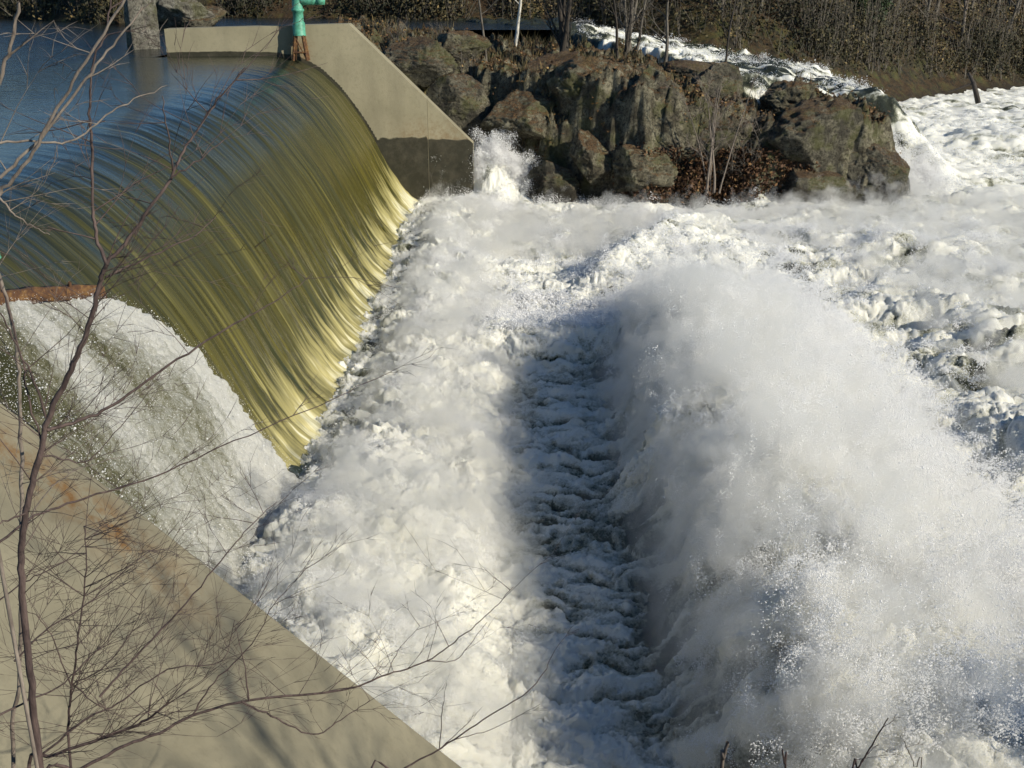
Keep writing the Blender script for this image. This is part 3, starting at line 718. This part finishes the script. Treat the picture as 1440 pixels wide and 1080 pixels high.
pb(590, 85, 40.8, .9, .8, .6, 22, 'shaggy rock just behind the wall top', m_rock2)
pb(1010, 130, 40.1, .9, .8, .7, 23, 'brown rock behind the bare shrub stems', m_rock2)
pb(965, 100, 41.8, 1.0, .8, .45, 24, 'flat topped rock below the slender forked tree', m_rock2)

# banks
def far_line(x):
    return np.interp(x, [-120, -40, -26, -19.5, -17, -4.4, 4, 10, 16.5, 26, 34, 60, 140], [75, 66, 60, 55.5, 63, 60, 59.5, 55.5, 59, 68, 73, 88, 120])
xs = np.concatenate([np.arange(-120, -30, 2.), np.arange(-30, 45, .22), np.arange(45, 150, 2.5)]); vs_ = np.concatenate([np.linspace(-3, 14, 90), np.linspace(14.5, 90, 40)])
U, V = np.meshgrid(xs, vs_, indexing='ij'); X = U; Y = far_line(U) + V
wz = np.interp(U, [-120, 4, 10, 16, 26, 34, 60], [5, 4.9, 4.1, 2.7, 1.3, .6, .3])
CAPH = np.interp(U, [-120, 5, 14, 30], [1.35, 1.35, 9, 30])
Z = wz - .2 + np.where(V < 0, V * .6, np.minimum(V * .34 + .5 * np.clip(V, 0, 2), CAPH)) + .35 * fbm2(X * .35, Y * .35, 4, 401) * ss(0, 2, V) + .12 * fbm2(X * 2, Y * 2, 3, 402)
o = np_mesh('far_bank', np.stack([X, Y, Z], -1), grid_faces(len(xs), len(vs_)), m_soil); tag(o, kind='structure')
def bank_z(x, v):
    wz = np.interp(x, [-120, 4, 10, 16, 26, 34, 60], [5, 4.9, 4.1, 2.7, 1.3, .6, .3]); return wz - .2 + np.minimum(v * .34 + .5 * np.clip(v, 0, 2), np.interp(x, [-120, 5, 14, 30], [1.35, 1.35, 9, 30]))
# near bank, behind and below the camera
xs = np.arange(-20, 40, .35); ys = np.arange(-25, 5.6, .25)
X, Y = np.meshgrid(xs, ys, indexing='ij')
Z = np.interp(Y, [-25, -2, 0, 1.5, 3.3, 4.6, 5.5], [6.6, 6.2, 6.0, 5.3, 3.7, 1.2, -1]) + .08 * fbm2(X, Y, 3, 403)
Z = np.where(X < -3.2, np.maximum(np.minimum(Z, 4.2), -1), Z)
Z = np.where((Y > 3.2) & (X < 1.4), np.minimum(Z, slope_z(X) - .45), Z)
o = np_mesh('near_bank', np.stack([X, Y, Z], -1), grid_faces(len(xs), len(ys)), m_soil); tag(o, kind='structure')
def near_z(x, y): return float(np.interp(y, [-25, -2, 0, 1.5, 3.3, 4.6, 5.5], [6.6, 6.2, 6.0, 5.3, 3.7, 1.2, -1]))

# stone pier in the reservoir
def pier():
    b = at(203, 68, 39.1); t = thing('stone_pier', 'weathered grey stone pier rising out of the reservoir at upper left', 'pier', (b[0], b[1], 4.0))
    an = np.linspace(0, 2 * math.pi, 90, endpoint=False); zz = np.linspace(0, 6.2, 130); A, Zz = np.meshgrid(an, zz)
    sq = 1 / np.maximum(np.abs(np.cos(A)), np.abs(np.sin(A))) ** .7
    r = .50 * sq * (1 - .015 * Zz) * (1 + .10 * fbm3(np.cos(A) * 1.5, np.sin(A) * 1.5, Zz * .9, 5, 501, .6)) + .05 * (1 - np.abs(fbm3(np.cos(A) * 2, np.sin(A) * 2, Zz * 2, 4, 502)) * 3)
    v = np.stack([r * np.cos(A + .5), r * np.sin(A + .5), Zz], -1).reshape(-1, 3)
    i = np.arange(v.shape[0]).reshape(130, 90); j = np.roll(i, -1, 1)
    F = np.stack([i[:-1], j[:-1], j[1:], i[1:]], -1).reshape(-1, 4)
    np_mesh('shaft', v, F, m_pier, t)
pier()
def rk(px_, py_, Yd, sx, sy, sz, seed, label, m):
    o = pb(px_, py_, Yd, sx, sy, sz, seed, label, m); o['group'] = 'boulders on the far shore'
rk(255, 22, 53, 1.3, 1., 1.0, 31, 'pale boulder on the far shore right of the stone pier', m_pier)
rk(225, 5, 53, 1.0, 1., 1.3, 32, 'tall grey boulder on the far shore touching the stone pier', m_pier)
rk(285, 28, 53, .9, .8, .45, 33, 'low dark boulder at the water end beyond the wall', m_rock2)

# ------------------------------------------------------------------ vegetation
def branch(T, p, d, L, r, depth, k=5, wig=.18, up=.12, twig_r=.006, nchild=(3, 5), tips=None, ang=(.35, .85)):
    n = max(4, int(L / .35)); n = min(n, 14); pts = [np.array(p, float)]; d = np.array(d, float); d /= np.linalg.norm(d)
    dirs = [d.copy()]
    for i in range(n):
        d = d + rng.normal(0, wig / math.sqrt(n) * 1.6, 3) + np.array([0, 0, up / n]); d /= np.linalg.norm(d)
        pts.append(pts[-1] + d * L / n); dirs.append(d.copy())
    rad = r * (1 - .78 * np.linspace(0, 1, n + 1)); T.add(pts, rad, k)
    if tips is not None and depth <= 1: tips.append(pts[-1]); tips.append(pts[n // 2])
    if depth <= 0: return
    for c in range(rng.integers(*nchild)):
        i = int(rng.integers(max(1, n // 3), n + 1)); dd = dirs[i]
        perp = np.cross(dd, rng.normal(0, 1, 3)); perp /= np.linalg.norm(perp) + 1e-9
        a = rng.uniform(*ang); nd = dd * math.cos(a) + perp * math.sin(a)
        branch(T, pts[i], nd, L * rng.uniform(.42, .7), max(rad[i] * .6, twig_r), depth - 1, max(3, k - 1), wig, up, twig_r, nchild, tips, ang)
def leaf_cards(name, centers, size, n_per, spread, m, parent=None, flat=False, rnd_bias=0.):
    c = np.repeat(np.asarray(centers), n_per, 0); n = len(c); c = c + rng.normal(0, 1, (n, 3)) * np.asarray(spread)
    a = rng.normal(0, 1, (n, 3)); 
    if flat: a[:, 2] *= .3
    a /= np.linalg.norm(a, axis=1, keepdims=True); b = np.cross(a, rng.normal(0, 1, (n, 3))); b /= np.linalg.norm(b, axis=1, keepdims=True)
    s = size * rng.uniform(.5, 1.4, (n, 1)); a = a * s; b = b * s * .6
    v = np.stack([c - a, c + b, c + a, c - b], 1).reshape(-1, 3); F = np.arange(n * 4).reshape(n, 4)
    rb_ = np.repeat(np.asarray(rnd_bias) * np.ones(len(centers)), n_per)
    rv = np.repeat(np.clip(rng.beta(1.6, 1.8, n) + rb_, 0, 1), 4)
    return np_mesh(name, v, F, m, parent, smooth=False, attrs={'rnd': rv})
def tree(name, label, loc, H, r, m, lean=(0, 0), depth=3, group=None, k=6, nlimb=9, first=.25, leaves=None, stems=1, cat='tree', wig=.12):
    loc = np.array(loc, float); t = thing(name, label, cat, loc, group)
    T = Tubes(); C = Tubes(); tips = []
    for s_ in range(stems):
        d = np.array([lean[0] + rng.normal(0, .10) * (stems > 1), lean[1] + rng.normal(0, .06) * (stems > 1), 1.]); d /= np.linalg.norm(d)
        n = 14; pts = [np.array([rng.normal(0, .18), rng.normal(0, .1), -.3]) * (1 if stems > 1 else [0, 0, 1])]
        h = H * (rng.uniform(.7, 1) if stems > 1 else 1); rs = r * (rng.uniform(.5, 1) if stems > 1 else 1)
        dirs = [d]
        for i in range(n):
            d = d + rng.normal(0, wig / 3, 3); d /= np.linalg.norm(d); pts.append(pts[-1] + d * h / n); dirs.append(d)
        rad = rs * (1.15 - .95 * np.linspace(0, 1, n + 1)); rad[0] *= 1.35; T.add(pts, rad, k + 2)
        for b in range(nlimb):
            f_ = first + (1 - first) * (b + rng.uniform(0, 1)) / nlimb; i = min(n, int(f_ * n)); dd = dirs[i]
            az = rng.uniform(0, 2 * math.pi); nd = np.array([math.cos(az), math.sin(az), rng.uniform(.5, 1.3)])
            branch(C, pts[i], nd, h * rng.uniform(.22, .38) * (1.15 - f_ * .6), max(rad[i] * .5, .008), depth - 1, k - 1, .22, .25, .0055, (3, 6), tips)
    T.build('trunk', m, t); C.build('crown', m, t)
    if leaves: leaf_cards('foliage', np.array(tips), *leaves, parent=t)
    return t
def onisl(px_, py_, Yd):
    p = at(px_, py_, Yd); return (p[0], p[1], float(island_z(np.array([p[0]]), np.array([p[1]]))[0]))
pb(780, 110, 40.9, 1.1, .9, .7, 41, 'blocky rock under the stout dark tree')
pb(985, 205, 37.5, .9, .8, 1.0, 43, 'split rock directly behind the bare shrub stems', m_rock2)
pb(905, 120, 40.3, 1.1, .9, .7, 44, 'pale sunlit rock shelf in the middle of the island top')
pb(650, 150, 40.1, .9, .7, .8, 46, 'shadowed rock against the slope of the wing wall', m_rock2)
pb(1115, 150, 39.9, 1.0, .9, .7, 47, 'rock cap over the dark crevice on the right', m_rock)
tree('bare_tree', 'stout dark multi-stemmed tree on the crest of the island', onisl(795, 75, 43.5), 6.5, .17, m_barkd, (.02, 0), 3, 'trees on the island', stems=4, nlimb=5)
tree('bare_tree', 'clump of thin grey stems right of the stout dark tree', onisl(885, 70, 44), 5.5, .085, m_bark, (.05, 0), 3, 'trees on the island', stems=6, nlimb=4)
tree('bare_tree', 'leaning pair of dark poles in the island clump', onisl(868, 70, 43), 6, .10, m_barkd, (-.12, 0), 3, 'trees on the island', stems=2, nlimb=5)
tree('birch_tree', 'slim white birch stem left of the stout dark tree', onisl(722, 52, 46), 5, .075, m_birch, (.10, 0), 3, 'trees on the island', nlimb=6, first=.4)
tree('bare_tree', 'slender forked tree right of the grey stems', onisl(935, 92, 42.5), 4.2, .07, m_bark, (.08, 0), 3, 'trees on the island', nlimb=9)
tree('bare_tree', 'straight thin dark pole standing over the bare shrub', onisl(1016, 120, 41.5), 4.2, .05, m_barkd, (.04, 0), 2, 'trees on the island', nlimb=6)
tree('bare_tree', 'straight grey pole on the mossy ground behind the wall', onisl(684, 90, 42.5), 4.8, .05, m_bark, (0, 0), 3, 'trees on the island', nlimb=5, first=.4)
p_ = at(1000, 258, 36.2)
tree('bare_shrub', 'pale bare shrub with upright stems on the island face', (p_[0], p_[1], p_[2]), 4.3, .045, m_twigl, (0, 0), 3, 'trees on the island', stems=5, nlimb=6, cat='shrub', first=.3)
p_ = at(1085, 240, 36.7)
tree('bare_shrub', 'leaning bare shrub against the great right-hand rock', (p_[0], p_[1], p_[2]), 2.6, .04, m_bark, (-.35, 0), 3, 'trees on the island', stems=2, nlimb=7, cat='shrub', first=.3)
for q, (a, b, Yd) in enumerate([(560, 62, 43), (620, 60, 44), (655, 110, 41.5), (1045, 255, 36.4)]):
    tree('bare_shrub', ['thin bare shrub just behind the wall top', 'twiggy bare shrub on the mossy ground', 'low bare shrub over the side channel', 'small tangled shrub beside the great right-hand rock'][q], onisl(a, b, Yd) if q < 3 else tuple(at(a, b, Yd)), 1.8, .025, m_bark, (0, 0), 3, 'trees on the island', stems=4, nlimb=7, cat='shrub', first=.1)
# dead leaves and low brush on the island
n = 26000; x = rng.uniform(-8, 13.5, n); y = rng.uniform(37, 47, n); z = island_z(x, y); m_ = (z > .6) & (rng.uniform(0, 1, n) < np.clip(.3 + 1.4 * fbm2(x * .6, y * .6, 3, 601), .03, 1))
o = leaf_cards('fallen_leaves', np.stack([x, y, z + .03], 1)[m_], .055, 2, (.06, .06, .04), m_leaf, flat=True); tag(o, kind='stuff')
n = 9000; x = rng.uniform(3.5, 10.2, n); y = rng.uniform(35.4, 36.9, n); z = island_z(x, y)
m_ = (z > .25) & (z < 1.8)
o = leaf_cards('leaf_drift', np.stack([x, y, z + .12], 1)[m_], .065, 3, (.10, .08, .10), m_leaf, rnd_bias=-.30); tag(o, kind='stuff')
# dry grass on the island
def grass(name, n, fx, m, h0=.35, kind='stuff'):
    x, y, z = fx(n); n = len(x); hgt = h0 * rng.uniform(.4, 1.4, n); az = rng.uniform(0, 6.28, n); ln = rng.uniform(.1, .7, n)
    b0 = np.stack([x, y, z], 1); wd = np.stack([-np.sin(az), np.cos(az), 0 * az], 1) * .012
    md = b0 + np.stack([np.cos(az) * ln * hgt * .4, np.sin(az) * ln * hgt * .4, hgt * .6], 1); tp = b0 + np.stack([np.cos(az) * ln * hgt, np.sin(az) * ln * hgt, hgt], 1)
    v = np.stack([b0 - wd, b0 + wd, md + wd * .7, md - wd * .7, tp], 1).reshape(-1, 3); i = np.arange(n)[:, None] * 5
    F = np.concatenate([i + np.array([[0, 1, 2, 3]]), i + np.array([[3, 2, 4, 4]])]) 
    F3 = [tuple(r) for r in (i + np.array([[0, 1, 2, 3]]))] + [tuple(r) for r in (i + np.array([[3, 2, 4]]))]
    o = np_mesh(name, v, F3, m, smooth=False, attrs={'rnd': np.repeat(rng.uniform(.2, 1, n), 5)}); tag(o, kind=kind); return o
def gi(n):
    x = rng.uniform(-8, 13, n); y = rng.uniform(38, 48, n); z = island_z(x, y); k = (z > 1.2) & (fbm2(x * .5, y * .5, 3, 602) > .02); return x[k], y[k], z[k]
grass('dry_grass', 22000, gi, m_brush, .32)

# far bank thicket: low brush mass plus trees one can tell apart
n = 9000; u = rng.uniform(-34, 45, n); v_ = rng.gamma(1.2, 2.2, n); x = u; y = far_line(u) + v_ + .1
cl_ = np.clip(.55 + 1.4 * fbm2(x * .28, y * .28, 3, 611), 0, 1); k = rng.uniform(0, 1, n) < cl_; x, y, v_ = x[k], y[k], v_[k]; z = bank_z(x, v_)
hh_ = rng.uniform(.1, 1.6, len(x)) * (.5 + cl_[k]) * np.where(x < 4, .55, 1.)
o = leaf_cards('bank_brush', np.stack([x, y, z + hh_], 1), .085, 16, (.30, .25, .28), m_brush, rnd_bias=-.05 + .75 * fbm2(x * .18, y * .3, 4, 620)); tag(o, kind='stuff')
T = Tubes()
for a, b, c, hq in zip(x[::4], y[::4], z[::4], hh_[::4]):
    for _ in range(3):
        d = rng.normal(0, .35, 3); T.add([(a, b, c - .1), (a + d[0] * .5, b + d[1] * .5, c + hq * .8), (a + d[0] * 1.3, b + d[1], c + hq * 1.6 + .5)], [.018, .012, .005], 3)
o = T.build('bank_brush_stems', m_bark); tag(o, kind='stuff')
FT = [(-27, 3, 8, 'grey bare tree at the far left on the bank', 0), (-23.5, 2, 7, 'second bare tree from the left on the far bank', 0), (-20.5, 1.6, 6, 'dark evergreen shrub on the far shore left of the stone pier', 1),
      (-18, 4, 8, 'bare tree behind the stone pier', 0), (-14, 3, 7, 'bare tree beyond the wall top left of the green hoist', 0), (-11, 4, 8, 'bare tree beyond the green hoist', 0), (-7.5, 3, 7, 'bare tree above the wall corner', 0),
      (-3, 4, 8, 'bare tree behind the pole on the mossy ground', 0), (1, 3, 7, 'bare tree behind the white birch', 0), (6, 4, 8, 'bare tree behind the island clump', 0), (10.5, 2, 7, 'bare tree on the near spur of the far bank', 0),
      (13, 3, 7, 'orange-leaved small tree above the rapids', 2), (16.5, 3, 8, 'bare tree over the middle of the rapids', 0), (20, 2.5, 7, 'dark evergreen shrub over the rapids', 1), (22.5, 4, 8, 'bare tree left of the drifted log', 0),
      (25.5, 3, 8, 'bare tree above the drifted log', 0), (29, 3, 7, 'pale twiggy tree near the right picture edge', 3), (32.5, 3, 8, 'bare tree at the right end of the far bank', 0), (-30, 3, 8, 'bare tree cut by the left picture edge', 0)]
for u, v_, H, lb, kd in FT:
    loc = (u, float(far_line(np.array(u))) + v_, float(bank_z(np.array(u), np.array(v_))))
    if kd == 1: tree('evergreen_shrub', lb, loc, 3.2, .08, m_barkd, (0, 0), 3, 'trees on the far bank', stems=2, nlimb=9, first=.05, leaves=(.07, 10, (.22, .22, .2), m_green), cat='shrub')
    elif kd == 2: tree('small_tree', lb, loc, 4.5, .08, m_bark, (0, 0), 3, 'trees on the far bank', nlimb=9, first=.1, leaves=(.06, 4, (.2, .2, .2), m_leaf))
    else: tree('bare_tree', lb, loc, H, .12, m_twigl if kd == 3 else m_bark, (rng.normal(0, .08), 0), 4, 'trees on the far bank', nlimb=10, first=.08)
# woods behind, one mass (seen mirrored in the reservoir)
n = 3600; u = rng.uniform(-10, 80, n); v_ = rng.uniform(8, 34, n); x = u; y = far_line(u) + v_; z = bank_z(x, v_)
T = Tubes()
for a, b, c in zip(x[::9], y[::9], z[::9]):
    h = rng.uniform(3, 8); T.add([(a, b, c - .3), (a + rng.normal(0, .4), b, c + h * .5), (a + rng.normal(0, .8), b, c + h)], [.14, .10, .03], 4)
    for _ in range(7):
        t0 = rng.uniform(.25, .9); dx = rng.normal(0, 1.6, 2); T.add([(a, b, c + h * t0), (a + dx[0], b + dx[1], c + h * t0 + rng.uniform(.8, 2.4))], [.04, .01], 3)
o = T.build('far_woods', m_bark); tag(o, kind='stuff')
o = leaf_cards('far_woods_litter', np.stack([x, y, z + rng.uniform(0, 3, n) * rng.uniform(0, 1, n)], 1), .13, 12, (.9, .9, .7), m_brush); tag(o, kind='stuff')

# drifted log in the rapids
p0 = at(1362, 103, 52); p1 = at(1373, 132, 51); p2 = at(1345, 127, 51.5)
lg = thing('drift_log', 'black drifted log sticking up from the white rapids', 'log', tuple(p1))
T = Tubes(); T.add(np.array([p1 + [.15, 0, -.4], p1, (p0 + p1) / 2 + [.05, 0, 0], p0]) - p1, [.13, .12, .10, .07], 7); T.build('stem', m_barkd, lg)
T = Tubes(); T.add(np.array([(p0 + p1) / 2, p2 + [-.4, 0, -.1]]) - p1, [.06, .03], 5); T.build('limb', m_barkd, lg)

# ------------------------------------------------------------------ foreground saplings (near bank)
def stem_pts(pts, Y0, Y1=None, root=False):
    Y1 = Y0 if Y1 is None else Y1; n = len(pts)
    P_ = [at(a, b, Y0 + (Y1 - Y0) * i / max(1, n - 1)) for i, (a, b) in enumerate(pts)]
    if root:
        p = P_[0]; P_ = [np.array([p[0] + .03, p[1] - .15, near_z(p[0], p[1] - .15) - .15])] + P_
    return np.array(P_)
def twigs(T, path, r, n, L, depth=2, bias=(.75, .1, .5), k=4):
    m = len(path)
    for _ in range(n):
        i = int(rng.integers(1, m)); d = np.array(bias) + rng.normal(0, .30, 3)
        if rng.uniform() < .3: d[0] *= -.8
        branch(T, path[i], d, L * rng.uniform(.4, 1.2), r * rng.uniform(.5, 1), depth, k, .09, .03, .0010, (2, 4), None, (.25, .6))
def sapling(label, trunk, limbs, Y0, r0, r1, m, tw=(20, .5), seed=0, Y1=None):
    tp = smooth_path(stem_pts(trunk, Y0, Y1, True), 6, .002); loc = tp[0].copy()
    t = thing('bare_sapling', label, 'sapling', tuple(loc), 'bare saplings in the foreground')
    T = Tubes(); T.add(tp, np.linspace(r0, r1, len(tp)), 8); T.build('trunk', m, t, loc)
    C = Tubes(); twigs(C, tp[len(tp) // 5:], .0022, tw[0], tw[1]); C.build('twigs', m, t, loc)
    for pts, ya, yb, ra, rb, nt_ in limbs:
        lp = smooth_path(stem_pts(pts, ya, yb), 6, .002); C = Tubes(); C.add(lp, np.linspace(ra, rb, len(lp)), 6); twigs(C, lp, max(rb * 1.2, .0016), nt_, tw[1] * .8); C.build('branch', m, t, loc)
    return t
Y0 = 3.0
sapling('tall forked dark sapling rising up the left side', [(58, 1085), (45, 980), (35, 880), (30, 800), (33, 740), (45, 680), (58, 630), (68, 590), (100, 520), (125, 460), (140, 400), (150, 372)],
        [([(150, 372), (135, 330), (130, 290), (129, 210), (126, 150), (132, 90), (150, 40), (158, -20)], 3.0, 3.1, .0055, .002, 9),
         ([(150, 372), (188, 325), (240, 250), (262, 205), (300, 150), (345, 95)], 3.0, 3.2, .006, .0018, 9),
         ([(240, 250), (280, 225), (320, 192)], 3.0, 3.05, .0028, .0012, 3),
         ([(243, 240), (236, 190), (228, 135)], 3.0, 2.95, .0028, .0012, 3),
         ([(148, 390), (200, 366), (275, 330), (303, 305)], 3.0, 3.2, .0035, .0012, 5),
         ([(66, 605), (120, 588), (170, 562), (250, 505), (330, 455), (385, 425), (440, 385)], 3.0, 3.4, .006, .0013, 9),
         ([(56, 640), (90, 645), (125, 646), (170, 600), (215, 545)], 3.0, 3.1, .003, .001, 4),
         ([(66, 590), (45, 530), (20, 480), (0, 440)], 3.0, 2.9, .004, .002, 4),
         ([(58, 620), (40, 560), (30, 500), (8, 420), (-10, 380)], 3.0, 3.0, .0035, .002, 4),
         ([(40, 720), (0, 735), (-20, 740)], 3.0, 2.9, .003, .002, 3)],
        Y0, .0135, .0065, m_twig, (30, .34))
sapling('straight pale grey sapling at the left edge', [(20, 1085), (27, 950), (30, 820), (30, 700), (29, 600), (26, 520), (12, 430), (-8, 370)],
        [([(28, 760), (60, 700), (110, 660), (180, 640)], 3.3, 3.5, .003, .001, 4)], 3.3, .0085, .0055, m_twigl, (8, .3))
sapling('pair of sunlit pale branches crossing the reservoir corner', [(-60, 420), (-20, 300), (0, 272), (40, 225), (80, 152), (128, 75), (180, -10)],
        [([(0, 250), (55, 195), (120, 112), (165, 55), (200, 10)], 2.7, 2.8, .0045, .002, 3),
         ([(-10, 200), (50, 199), (105, 197), (150, 162), (195, 137), (235, 120)], 2.7, 2.9, .0035, .001, 4),
         ([(-10, 140), (5, 95), (17, 55), (28, -5)], 2.6, 2.6, .005, .004, 1),
         ([(-5, 275), (20, 300), (45, 318), (70, 330)], 2.7, 2.7, .003, .001, 3)], 2.7, .0062, .003, m_twigl, (4, .22))
sapling('long low branch reaching over the slope to the foam', [(60, 1110), (113, 1082), (170, 1052), (225, 1030), (270, 1006), (350, 985), (450, 975), (500, 966), (545, 948), (600, 930), (645, 897), (690, 860), (722, 825)],
        [([(340, 987), (390, 1010), (440, 1033), (480, 1012), (520, 985)], 3.7, 3.9, .0045, .0015, 8),
         ([(270, 1006), (300, 960), (355, 905), (385, 850), (430, 800)], 3.7, 3.8, .004, .001, 8),
         ([(350, 985), (345, 940), (330, 880)], 3.7, 3.7, .004, .001, 6),
         ([(600, 930), (640, 928), (665, 900), (685, 875)], 4.0, 4.1, .0022, .001, 1),
         ([(545, 948), (560, 915), (590, 880)], 4.0, 4.1, .002, .001, 2)], 3.6, .0085, .0013, m_twig, (22, .30), Y1=4.1)
sapling('dark sapling branching low across the slope', [(40, 1100), (75, 1062), (140, 1040), (200, 1015), (235, 990)],
        [([(60, 1060), (120, 1012), (165, 990), (235, 942), (310, 930), (330, 872)], 3.2, 3.4, .0045, .0012, 10),
         ([(140, 980), (180, 935), (250, 860), (310, 790), (350, 742), (390, 705)], 3.2, 3.5, .0045, .001, 10),
         ([(20, 930), (60, 890), (120, 850), (190, 790), (238, 760)], 3.1, 3.3, .0035, .001, 9),
         ([(-10, 1010), (40, 985), (90, 960), (150, 900), (200, 830)], 3.0, 3.2, .004, .001, 10),
         ([(-10, 850), (40, 815), (90, 790), (140, 745)], 3.1, 3.2, .003, .001, 6),
         ([(-10, 770), (50, 725), (120, 700), (220, 670), (330, 620), (450, 570), (510, 540)], 3.1, 3.6, .0045, .001, 8)], 3.2, .008, .004, m_twig, (44, .36))
sapling('upright wiry sapling in the lower left tangle', [(100, 1090), (98, 1000), (103, 950), (112, 880), (122, 800), (118, 740)],
        [([(103, 962), (135, 990), (160, 1005)], 3.5, 3.5, .003, .001, 5), ([(100, 965), (75, 900), (55, 870), (25, 850)], 3.5, 3.4, .003, .001, 6),
         ([(103, 962), (150, 935), (190, 880), (205, 830)], 3.5, 3.6, .003, .001, 8)], 3.5, .0065, .002, m_twig, (50, .38))
sapling('wiry branch at the bottom reaching over the foam', [(520, 1110), (560, 1085), (620, 1052), (680, 1012), (740, 975), (765, 945), (782, 912)],
        [([(618, 1052), (622, 1000), (628, 960)], 4.3, 4.3, .003, .001, 1), ([(622, 1050), (650, 1025), (672, 1000)], 4.3, 4.4, .002, .001, 1),
         ([(640, 1040), (700, 1022), (760, 990)], 4.3, 4.4, .002, .001, 1)], 4.2, .006, .0013, m_twig, (2, .16), Y1=4.5)
sapling('short broken twig stump at the bottom edge', [(1013, 1100), (1017, 1068), (1023, 1044)], [], 4.3, .011, .009, m_twigl, (0, .1))
sapling('tiny twig tip right of the broken stump', [(1104, 1100), (1103, 1075), (1100, 1054)], [], 4.3, .006, .004, m_twig, (0, .1))
sapling('dark forked twig near the bottom right', [(1196, 1110), (1207, 1080), (1226, 1048), (1249, 1010)], [([(1212, 1072), (1218, 1062), (1236, 1046)], 4.2, 4.2, .003, .001, 1)], 4.2, .006, .0028, m_twig, (2, .12))
sapling('faint pale twig at the lower right', [(1294, 1110), (1286, 1078), (1275, 1050), (1266, 1035)], [], 4.4, .0035, .0015, m_twigl, (1, .1))

# trees on the near bank to the right, out of the picture, that throw the shade on the water's lower edge and the slope
for k_, (x_, y_, H_, st, lv) in enumerate([(9.4, -.1, 6.4, 4, None), (17.2, 2.7, 3.6, 4, 1), (20.2, 2.6, 3.9, 4, 1), (14.3, 2.8, 3.2, 4, 1)]):
    tree('bank_tree', ['bare tree on the near bank just right of the view', 'leafy evergreen on the near bank', 'far leafy evergreen on the near bank', 'low evergreen shrub on the near bank'][k_],
         (x_, y_, near_z(x_, y_) - .1), H_, .10 if lv else .05, m_bark, (0, 0), 3, 'trees on the near bank', stems=st, nlimb=12, first=.1, leaves=(.11, 14, (.35, .3, .35), m_green) if lv else None)

# ------------------------------------------------------------------ mist hanging over the hydraulic jump
def mist(name, lo, hi, kind_fn):
    m = bpy.data.materials.new(name); m.use_nodes = True; nt = m.node_tree; nt.nodes.remove(nt.nodes['Principled BSDF']); out = nt.nodes['Material Output']
    ge = N(nt, 'ShaderNodeNewGeometry'); sp = N(nt, 'ShaderNodeSeparateXYZ'); nt.links.new(ge.outputs['Position'], sp.inputs[0])
    def smap(v, a, b, c=0., d=1.):
        r = N(nt, 'ShaderNodeMapRange', interpolation_type='SMOOTHSTEP'); nt.links.new(v, r.inputs[0])
        for i, q in enumerate((a, b, c, d)): r.inputs[i + 1].default_value = q
        return r.outputs[0]
    n1 = noise(nt, 1.0, 6, .66, ge.outputs['Position'], (1.3, 1.3, 1.3))
    top, k = kind_fn(nt, sp.outputs, smap, n1)
    d = math_n(nt, 'MULTIPLY', math_n(nt, 'MULTIPLY', math_n(nt, 'SUBTRACT', top, sp.outputs[2]), 4.0, True), k)
    vol = N(nt, 'ShaderNodeVolumePrincipled'); vol.inputs['Color'].default_value = (.975, .968, .93, 1); vol.inputs['Anisotropy'].default_value = .35
    nt.links.new(d, vol.inputs['Density']); nt.links.new(vol.outputs[0], out.inputs['Volume'])
    o = bevel_box(name, tuple(h - l for l, h in zip(lo, hi)), m, None, tuple((h + l) / 2 for l, h in zip(lo, hi)))
    m.cycles.volume_step_rate = 1.2
    tag(o, kind='stuff'); return o
def f_pl(nt, P, smap, n):
    gx = math_n(nt, 'MULTIPLY', smap(P[0], 1.5, 2.9), smap(P[0], 8.4, 3.6)); g = math_n(nt, 'MULTIPLY', gx, smap(P[1], 27, 19))
    g = math_n(nt, 'MULTIPLY', g, smap(P[1], 8.5, 13.5, .72, 1.0))
    return math_n(nt, 'ADD', math_n(nt, 'MULTIPLY', g, 1.75), math_n(nt, 'MULTIPLY', math_n(nt, 'MULTIPLY', math_n(nt, 'SUBTRACT', n, .44), 7.5), math_n(nt, 'ADD', g, .06))), 2.0
mist('plume_mist', (.9, 5.5, -.1), (9.0, 29, 3.6), f_pl)
def f_ft(nt, P, smap, n):
    g = math_n(nt, 'MULTIPLY', math_n(nt, 'MULTIPLY', smap(P[0], -3.2, -2.2), smap(P[0], .7, -1.2)), smap(P[1], 36.5, 33))
    g = math_n(nt, 'MULTIPLY', g, smap(P[1], 17, 12, 1.0, 1.75))
    return math_n(nt, 'ADD', math_n(nt, 'MULTIPLY', g, .7), math_n(nt, 'MULTIPLY', math_n(nt, 'MULTIPLY', math_n(nt, 'SUBTRACT', n, .49), 8.0), g)), 1.0
mist('foot_mist', (-3.3, 8.0, -.1), (.89, 36.3, 2.3), f_ft)

def f_far(nt, P, smap, n):
    g = math_n(nt, 'MULTIPLY', math_n(nt, 'MULTIPLY', smap(P[0], -2.6, -1.0), smap(P[1], 35.6, 33.0)), smap(P[1], 23.0, 26.0))
    g = math_n(nt, 'MAXIMUM', g, math_n(nt, 'MULTIPLY', smap(P[0], 8.0, 9.5), smap(P[1], 38.0, 35.5)))
    return math_n(nt, 'ADD', math_n(nt, 'MULTIPLY', g, .5), math_n(nt, 'MULTIPLY', math_n(nt, 'MULTIPLY', math_n(nt, 'SUBTRACT', n, .47), 5.5), g)), 1.3
mist('low_mist', (-2.6, 29.02, -.1), (18, 38, 1.7), f_far)
mist('side_mist', (9.02, 8, -.1), (18, 29.0, 1.6), f_far)
